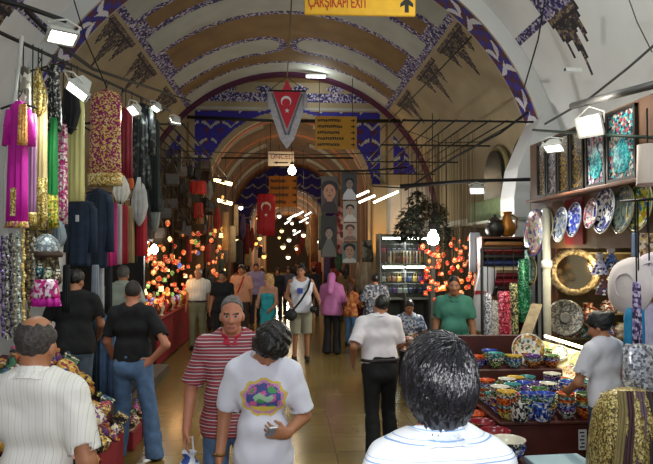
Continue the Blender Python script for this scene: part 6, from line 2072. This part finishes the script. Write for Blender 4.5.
# yellow five-line direction board
def board(name, label, u0, u1, v0, v1, Y, m, rows, rod=True, top=7.0):
    t = thing(name, label, 'sign', at((u0 + u1) / 2, v1, Y))
    w, h = px(u1 - u0, Y), px(v1 - v0, Y)
    MB().box((0, 0, h / 2), (w, .05, h), bev=.006).build('board', m, t)
    rg = random.Random(u0)
    for r in range(rows):
        mk = MB()
        zz = h * (1 - (r + .7) / (rows + .4))
        x = -w * .45
        end = rg.uniform(.05, .2) * w
        while x < end:
            l = rg.uniform(.03, .06) * w
            mk.box((x + l / 2, -.028, zz), (l * .7, .004, h * .34 / rows), bev=.001)
            mk.box((x + l / 2, -.028, zz + rg.choice((-1, 1)) * h * .15 / rows), (l * .95, .004, h * .1 / rows))
            x += l
        mk.build('lettering', black_, t)
    for r in range(rows):
        ar = MB()
        zz = h * (1 - (r + .7) / (rows + .4))
        q = h * .3 / rows
        ar.prism([(-q, -q * .3), (0, -q * .3), (0, -q), (q, 0), (0, q), (0, q * .3), (-q, q * .3)], -.03, -.025, at_=(w * .41, 0, zz))
        ar.build('arrow', black_, t)
    if rod:
        for sx in (-1, 1):
            MB().tube([(sx * w * .4, 0, h), (sx * w * .4, 0, top - t.location.z)], .01, 6).build('hanger_rod', iron, t)
    return t
board('hanging_sign', 'yellow direction board with five lines of black writing and arrows', 315, 357, 116, 149, 17.5, M('#b8861a', .6, var=.1), 5, True, 7.0)
board('hanging_sign', 'far smaller orange-yellow direction board beyond the bare bulb', 269, 297, 176, 207, 27.0, M('#b06a1a', .7, var=.1), 4, True, 6.3)
t = thing('hanging_sign', 'small white sign with red letters and a black left arrow', 'sign', at(281, 166, 20.5))
w, h = px(26, 20.5), px(14.5, 20.5)
MB().box((0, 0, h / 2), (w, .06, h), bev=.008).build('board', M('#b8aa9a', .6), t)
text_mesh('ÜNCEL', .22, .004, M('#6a1c14', .6), 'lettering', t, (0, -.036, h * .62), (R(90), 0, 0))
MB().prism([(-.26, .0), (-.12, .05), (-.12, .02), (.24, .02), (.24, -.02), (-.12, -.02), (-.12, -.05)], -.04, -.033, at_=(0, 0, h * .22)).build('arrow', black_, t)
for sx in (-1, 1):
    MB().tube([(sx * w * .4, 0, h), (sx * w * .4, 0, 6.3 - t.location.z)], .01, 6).build('hanger_rod', iron, t)
# pennant with the crescent and star
fl_red = M('#b8182c', .65, var=.08)
wht_ = M('#dcd6d6', .7)
def crescent(parent, c, r, y, m, rot=0):
    o = []
    for k in range(25):
        a = R(38) + (2 * PI - 2 * R(38)) * k / 24
        o.append((r * math.cos(a), r * math.sin(a)))
    ri, cx = r * .8, r * .25
    a0 = math.atan2(o[-1][1], o[-1][0] - cx)
    a1 = math.atan2(o[0][1], o[0][0] - cx)
    ins = [(cx + ri * math.cos(a1 + (2 * PI + a0 - a1) * k / 24), ri * math.sin(a1 + (2 * PI + a0 - a1) * k / 24)) for k in range(25)]
    mb = MB()
    pts = [(o[k], ins[k]) for k in range(25)]
    cr, sr = math.cos(rot), math.sin(rot)
    tr = lambda p: (c[0] + p[0] * cr - p[1] * sr, y, c[1] + p[0] * sr + p[1] * cr)
    vs = [tr(p) for a_, b_ in pts for p in (a_, b_)]
    vs2 = [(v[0], v[1] + .006, v[2]) for v in vs]
    fs = [(2 * k, 2 * k + 1, 2 * k + 3, 2 * k + 2) for k in range(24)]
    mb.add(vs, fs).add(vs2, [tuple(reversed(f)) for f in fs])
    mb.build('crescent', m, parent)
def star(parent, c, r, y, m, rot=0):
    ol = [(c[0] + (r if k % 2 == 0 else r * .4) * math.cos(rot + k * PI / 5), c[1] + (r if k % 2 == 0 else r * .4) * math.sin(rot + k * PI / 5)) for k in range(10)]
    MB().prism(ol, y, y + .006).build('star', m, parent)
Yp = 12.5
t = thing('hanging_pennant', 'pointed pennant with grey border, red field, white crescent and star', 'pennant', at(287, 149, Yp))
kp = px(1, Yp)
hh = 58 * kp
MB().prism([(-17 * kp, hh), (-16 * kp, hh - 22 * kp), (-7 * kp, 10 * kp), (0, 0), (7 * kp, 10 * kp), (16 * kp, hh - 22 * kp), (17 * kp, hh)], 0, .02).build('border', M('#a8a4a8', .8, var=.2, scale=12), t)
MB().prism([(-14 * kp, hh - .5 * kp), (0, 20 * kp), (14 * kp, hh - .5 * kp)], -.014, -.002).build('red_field', fl_red, t)
m = MB()
for sx in (-1, 1):
    m.tube([(sx * 15 * kp, -.008, hh - 2 * kp), (sx * 1 * kp, -.008, 14 * kp)], .02, 5)
m.build('braid', M('#6a666c', .8), t)
crescent(t, (-1 * kp, hh - 10 * kp), 5.2 * kp, -.022, wht_, R(-90))
star(t, (0, hh - 19.5 * kp), 2.6 * kp, -.022, wht_, R(90))
MB().prism([(-5 * kp, hh + 1.5 * kp), (5 * kp, hh + 1.5 * kp), (0, hh + 12 * kp)], -.01, .004).build('small_triangle', M('#c02c3c', .7), t)
MB().tube([(-19 * kp, .01, hh + .6 * kp), (19 * kp, .01, hh + .6 * kp)], .022, 6).build('top_bar', iron, t)
MB().tube([(-18 * kp, .01, hh + kp), (0, .01, hh + 15 * kp), (18 * kp, .01, hh + kp)], .008, 5).build('hanging_cord', iron, t)
for sx in (-1, 1):
    MB().lathe([(.02, 0), (.05, -.1), (.045, -.32), (.0, -.33)], c=(sx * 18 * kp, .01, hh), n=10).build('tassel', M('#9a969a', .8), t)
MB().tube([(0, .01, hh + 15 * kp), (.1, .0, 7.42 - t.location.z)], .014, 6).build('suspension_rope', M('#8a7a5c', .8), t)
# long red flag
Yf = 24.0
t = thing('hanging_flag', 'long narrow red flag with white crescent hung far down the street', 'flag', at(266, 236, Yf))
kf = px(1, Yf)
cloth(MB(), [(42 * kf, 9 * kf, .03), (30 * kf, 9 * kf, .03), (10 * kf, 9 * kf, .035), (0, 9 * kf, .035)], rip=(5, .08)).build('cloth', M('#a81428', .7, var=.15), t)
crescent(t, (0, 29 * kf), 5 * kf, -.06, wht_, R(-90))
star(t, (0, 21 * kf), 2 * kf, -.06, wht_, R(90))
MB().tube([(-10 * kf, 0, 42 * kf), (10 * kf, 0, 42 * kf)], .025, 6).build('top_bar', iron, t)
MB().tube([(0, 0, 42 * kf), (0, 0, 6.4 - t.location.z)], .012, 5).build('suspension_rope', iron, t)
# rods and cords across
pole('tie_rod', 'thick black tie rod spanning the second rib on the right', [at(300, 121, 18.3), at(412, 121, 18.3)], .055, iron, 'tie rod')
pole('tie_rod', 'thick black tie rod spanning the second rib on the left', [at(187, 117, 18.3), at(278, 121, 18.3)], .05, iron, 'tie rod')
pole('tie_rod', 'thin tie rod crossing the smaller arch behind the white sign', [at(204, 158, 21.2), at(372, 158, 21.2)], .03, iron, 'tie rod')
pole('hanging_cable', 'black cable crossing the right lamp stall below the tie rod', [at(372, 186, 13.4), at(402, 188, 13.2), at(446, 184, 12.6)], .015, iron, 'cable')
pole('hanging_cable', 'thin cable strung across the street in front of the cross wall', [at(160, 150, 16), at(210, 152, 17), at(300, 155, 18), at(380, 153, 17)], .012, iron, 'cable')
bulb(292, 171, 19.8, .13, 'bare glowing bulb hanging below the small white sign', 26, '#ffe9b8', 30, WARM, .5)
t = thing('hanging_tube_light', 'bright fluorescent lamp on the crown of the second rib', 'tube light', at(316, 77, 18.2))
MB().box((0, 0, .04), (.62, .14, .06), bev=.01).build('fitting', M('#c9c9c4', .5), t)
MB().box((0, -.03, -.005), (.56, .12, .03), bev=.01).build('diffuser', EM('#eaf4ff', 12), t)
light('POINT', at(316, 84, 18.0), 22, COOL, .15)
# face posters in two columns hung from a rod
t = thing('hanging_rail', 'rod over the street from which the two columns of portrait posters hang', 'rail', (0, 0, 0))
pa, pb = at(318, 171, 16.5), at(362, 171, 16.5)
MB().tube([pa, pb], .025, 6).build('rod', iron, t)
MB().tube([pb, (3.2, 16.5, pb.z + .1)], .025, 6).build('arm', iron, t)
def poster(u0, u1, v0, v1, Y, bg, hairc, skinc, shirt, lab, zoom=1.0):
    k = px(1, Y)
    w, h = (u1 - u0) * k, (v1 - v0) * k
    t = thing('hanging_poster', lab, 'poster', at((u0 + u1) / 2, v1, Y))
    MB().box((0, 0, h / 2), (w, .015, h)).build('sheet', M(bg, .6), t)
    fw = w * .27 * zoom
    cz = h * .58
    def disc(c, rx, rz, y, m, nm):
        MB().prism([(c[0] + rx * math.cos(a * PI / 12), c[1] + rz * math.sin(a * PI / 12)) for a in range(24)], y - .003, y).build(nm, m, t)
    disc((0, cz + fw * .72), fw * 1.28, fw * .98, -.009, M(hairc, .6), 'printed_hair')
    MB().prism([(-fw * .4, cz - fw * 1.5), (fw * .4, cz - fw * 1.5), (fw * .4, cz - fw * .6), (-fw * .4, cz - fw * .6)], -.0125, -.0115).build('printed_neck', M(skinc, .6), t)
    MB().prism([(-w * .46, .01), (w * .46, .01), (w * .42, h * .18), (fw * .5, cz - fw * 1.25), (-fw * .5, cz - fw * 1.25), (-w * .42, h * .18)], -.011, -.009).build('printed_shoulders', M(shirt, .6), t)
    disc((0, cz - fw * .1), fw * .92, fw * 1.2, -.013, M(skinc, .6), 'printed_face')
    m = MB()
    for sx in (-1, 1):
        m.box((sx * fw * .38, -.0165, cz + fw * .12), (fw * .3, .002, fw * .13))
        m.box((sx * fw * .38, -.0165, cz + fw * .38), (fw * .4, .002, fw * .08))
    m.box((0, -.0165, cz - fw * .62), (fw * .5, .002, fw * .13))
    m.box((0, -.0165, cz - fw * .22), (fw * .18, .002, fw * .1))
    m.build('printed_features', M('#3a2420', .6), t)
    MB().tube([(-w * .35, 0, h), (-w * .35, 0, max(h + .02, pa.z - t.location.z))], .006, 5).build('hanging_cord', iron, t)
poster(321, 338, 176, 213, 16.45, '#4a4440', '#100c0c', '#b08068', '#2a2426', 'top portrait poster of the nearer column, close-up face with dark hair', 1.45)
poster(321, 337, 216, 257, 16.45, '#2c2c28', '#141010', '#9a8a7c', '#6a6a64', 'dark portrait poster below the close-up face', .9)
poster(342, 357, 172, 200, 16.6, '#3a3c40', '#16161a', '#8a7a70', '#c9ccd0', 'top portrait poster of the farther column, figure in white', .9)
poster(343, 357, 201, 222, 16.6, '#a8a498', '#3a3028', '#c0a08c', '#d8d4cc', 'pale portrait poster second in the farther column', .9)
poster(343, 357, 223, 241, 16.6, '#b8aa9c', '#5c4434', '#c09a84', '#8a6a5c', 'sepia portrait poster third in the farther column', 1.0)
poster(342, 357, 243, 263, 16.6, '#6a7a78', '#1a1410', '#b08a70', '#c4c4bc', 'lowest portrait poster of the farther column, face with long dark hair', 1.2)
hang('hanging_scarf', 'pink and red scarf hung between the two columns of posters', 335, 344, 206, 254, 16.7, SPK(['#a84a3c', '#c98a7c', '#7c2420', '#d8b09c'], 8, .7), 'strip', 'scarf', frame=pa.z)
hang('hanging_scarf', 'dark green scarf hung below the pink and red scarf', 334, 343, 246, 272, 16.8, M('#2c4a2c', .7, var=.3), 'wedge', 'scarf', frame=pa.z)
hang('hanging_banner', 'grey-brown patterned cloth hung beside the orange-lit pier', 361, 373, 240, 262, 16.8, SPK(['#5c5a4c', '#8a8470', '#3a382f'], 8, .8), 'strip', 'cloth', frame=4.3)
# orange-lit piers
struct(MB().box((2.78, 18.86, 2.05), (.46, .5, 4.1), bev=.03).build('trim_pier_inner', m_tan))
struct(MB().box((-2.78, 18.86, 2.05), (.46, .5, 4.1), bev=.03).build('trim_pier_inner_left', m_brown))
light('SPOT', at(379, 268, 17.7), 130, (1, .45, .08), .08, at(380, 215, 18.6), 80)
light('POINT', at(400, 214, 17.6), 26, (1, .97, .82), .1)
light('POINT', at(358, 150, 20.4), 12, (1, .4, .1), .1)
light('POINT', at(215, 165, 20.4), 10, (1, .6, .3), .1)
for u, v, Y, sz, lab in ((360, 195, 17.5, .55, 'fluorescent tube beside the posters'), (386, 197, 17.0, .75, 'slanting fluorescent tube on the pale wall right of the posters'), (367, 199, 17.8, .5, 'short fluorescent tube next to the orange-lit pier')):
    t = thing('hanging_tube_light', lab, 'tube light', at(u, v, Y), 0)
    t.rotation_euler = (0, R(-24), 0)
    MB().tube([(-sz / 2, 0, 0), (sz / 2, 0, 0)], .03, 8).build('tube', EM('#fff4d8', 9), t)
    MB().box((0, .04, .01), (sz * 1.04, .05, .05)).build('fitting', M('#c9c4b8', .5), t)
# lamps of the tunnel
for u, v, Y, sz, lab, col in ((223, 181, 18.5, .55, 'long tube light hung above the lamp stall end, upper of two', WARM), (225, 201, 18.8, .45, 'lower tube light above the lamp stall end', WARM)):
    t = thing('hanging_tube_light', lab, 'tube light', at(u, v, Y), 0)
    t.rotation_euler = (0, R(14), 0)
    MB().lathe([(.02, .05), (.09, -.02), (.1, -.06)], n=12, axis=(0, 0, 1)).build('reflector', M('#8a7a5c', .5), t)
    MB().tube([(-sz / 2, 0, -.03), (sz / 2, 0, -.03)], .05, 8).build('tube', EM('#ffe2a0', 9), t)
    light('POINT', at(u, v + 6, Y), 14, WARM, .1)
fl = [(229, 240, '#ffb860'), (238, 236, '#ffe0a0'), (246, 233, '#ffc070'), (244, 210, '#e8f0ff'), (241, 224, '#ffd890'), (276, 211, '#f0f4ff'), (272, 226, '#ffe6b0'), (281, 232, '#ffd080'), (288, 228, '#fff0c8'), (296, 224, '#fff6e0'), (302, 232, '#ffe8b8'), (293, 240, '#fff0d0'), (308, 226, '#fff8e8'), (305, 243, '#ffe0a8'), (312, 236, '#ffe8c0'),
      (283, 246, '#ffd890'), (276, 240, '#ffc878'), (262, 244, '#ffbf6a'), (255, 238, '#ff9a48'), (250, 250, '#ff8a3a'), (298, 250, '#ffe0b0'), (316, 246, '#fff0d0'), (268, 250, '#ffb058'), (289, 254, '#ffe8c8'), (243, 246, '#ff7a30'), (234, 250, '#ff5a28')]
for i, (u, v, c) in enumerate(fl):
    Y = 22 + (i * 7 % 17)
    u, v = u + ((i * 37) % 11 - 5) * .8, v + ((i * 23) % 13 - 6) * 1.1
    p = at(u, v, Y)
    p.x = max(-2.4, min(2.4, p.x)) if Y < 33 else max(-1.6, min(1.6, p.x))
    t = thing('hanging_lamp', 'small shaded lamp glowing far down the street', 'lamp', p, 0, 'far lamps down the street')
    MB().ball((0, 0, 0), .04 + .0016 * Y * (.6 + .25 * (i % 4)), 0, 10, 6).build('globe', EM(c, 4), t)
    MB().lathe([(.05, .16), (.12, .06), (.13, .04)], n=10).build('shade', M('#6a5a3c', .5), t)
    MB().tube([(0, 0, .1), (0, 0, max(.4, (6.0 if Y < 33 else 5.2) - p.z))], .008, 5).build('cord', iron, t)
for i, (u, v, l_) in enumerate(((292, 217, .9), (299, 214, .9), (304, 220, 1.0), (288, 222, .8), (308, 214, .8), (297, 233, .9))):
    Y = 27 + i * 1.5
    l_ *= .5
    t = thing('hanging_tube_light', 'slanted fluorescent tube far down the street on the right', 'tube light', at(u, v, Y), 0, 'far fluorescent tubes')
    t.rotation_euler = (0, R(-30), 0)
    MB().tube([(-l_ / 2, 0, 0), (l_ / 2, 0, 0)], .03, 8).build('tube', EM('#fff6e4', 5), t)
    MB().box((0, .05, .02), (l_ * 1.05, .06, .06)).build('fitting', M('#b8b4a8', .5), t)
for y, p, c in ((22, 20, WARM), (26, 20, WARM), (30, 22, AMBER), (36, 170, WARM), (44, 260, WARM), (54, 380, WARM)):
    light('POINT', (rnd.uniform(-.6, .8), y, 2.7), p, c, .2)  # added fill points that brighten the tunnel, apart from its lamps
# shop fronts along the tunnel: counters and hanging goods
cnt = [('#4a2c1c', 'brown'), ('#5c1c18', 'dark red'), ('#3a3428', 'olive'), ('#4c4438', 'grey-brown')]
for i in range(8):
    sd = -1 if i % 2 == 0 else 1
    Y = 20.8 + (i // 2) * 5.5
    xx = sd * (2.3 if Y < 32 else 1.66)
    c, cn = cnt[i % 4]
    t = thing('shop_counter', f'{cn} shop counter on the {"left" if sd < 0 else "right"} of the far street, {("nearest", "second", "third", "farthest")[i // 2]} along', 'counter', (xx, Y, 0))
    MB().box((0, 0, .42), (.5, 2.2, .84)).build('counter_body', M(c, .8, var=.3), t)
    MB().box((0, 0, .86), (.56, 2.26, .04)).build('counter_top', M('#6a5238', .6), t)
    for q in range(8):
        cc, cm = rr.choice(((('#b8862c'), 'brass'), (('#a3301c'), 'red'), (('#c9b48a'), 'cream'), (('#3a5a7c'), 'blue'), (('#7c5a34'), 'brown')))
        tag(MB().lathe([(.07, 0), (.09, .06), (.05, .16), (.07, .24), (.0, .25)], n=10).build('ornamental_vase', M(cc, .4), loc=(xx - sd * .1, Y - 1.0 + q * .28, .88)), f'small {cm} vase on the shop counters of the far street', 'vase', 'vases on the far counters')
tc = [('#b8a078', 'beige'), ('#c9bea8', 'cream'), ('#7c2a24', 'brick red'), ('#4a3a5c', 'purple'), ('#8a5a34', 'tan'), ('#2c2824', 'black'), ('#a84a2c', 'orange'), ('#5c6a5c', 'grey-green'), ('#9a8a74', 'sand'), ('#6a1c20', 'wine')]
spots = [(236, 205, 236, 20.5), (243, 214, 240, 22), (231, 232, 262, 19.6), (247, 224, 254, 24), (252, 228, 252, 27), (239, 240, 268, 21), (226, 238, 264, 19.5), (257, 230, 250, 30), (314, 214, 262, 22), (321, 212, 250, 21), (308, 226, 256, 25), (327, 256, 284, 20.3), (313, 250, 274, 23), (302, 230, 252, 28), (336, 268, 292, 19.8), (347, 264, 290, 19.6),
         (358, 262, 296, 18.4), (364, 258, 292, 18.0), (330, 236, 258, 20.8), (221, 250, 276, 19.3), (248, 248, 266, 26), (260, 246, 258, 33), (298, 244, 256, 32), (318, 262, 280, 24)]
for i, (u, v0, v1, Y) in enumerate(spots):
    c, cn = tc[(i * 3) % 10]
    w_ = 5 + (i % 3) * 1.3
    hang('hanging_cloth', f'{cn} cloth hanging in the shop fronts of the far street', u - w_ / 2, u + w_ / 2, v0, v1, Y, M(c, .8, var=.3, scale=5), ('strip', 'wedge', 'tunic')[i % 3], 'cloth', 'cloths in the far shop fronts', frame=max(4.0, at(u, v0, Y).z + .2) if Y < 34 else 4.0)
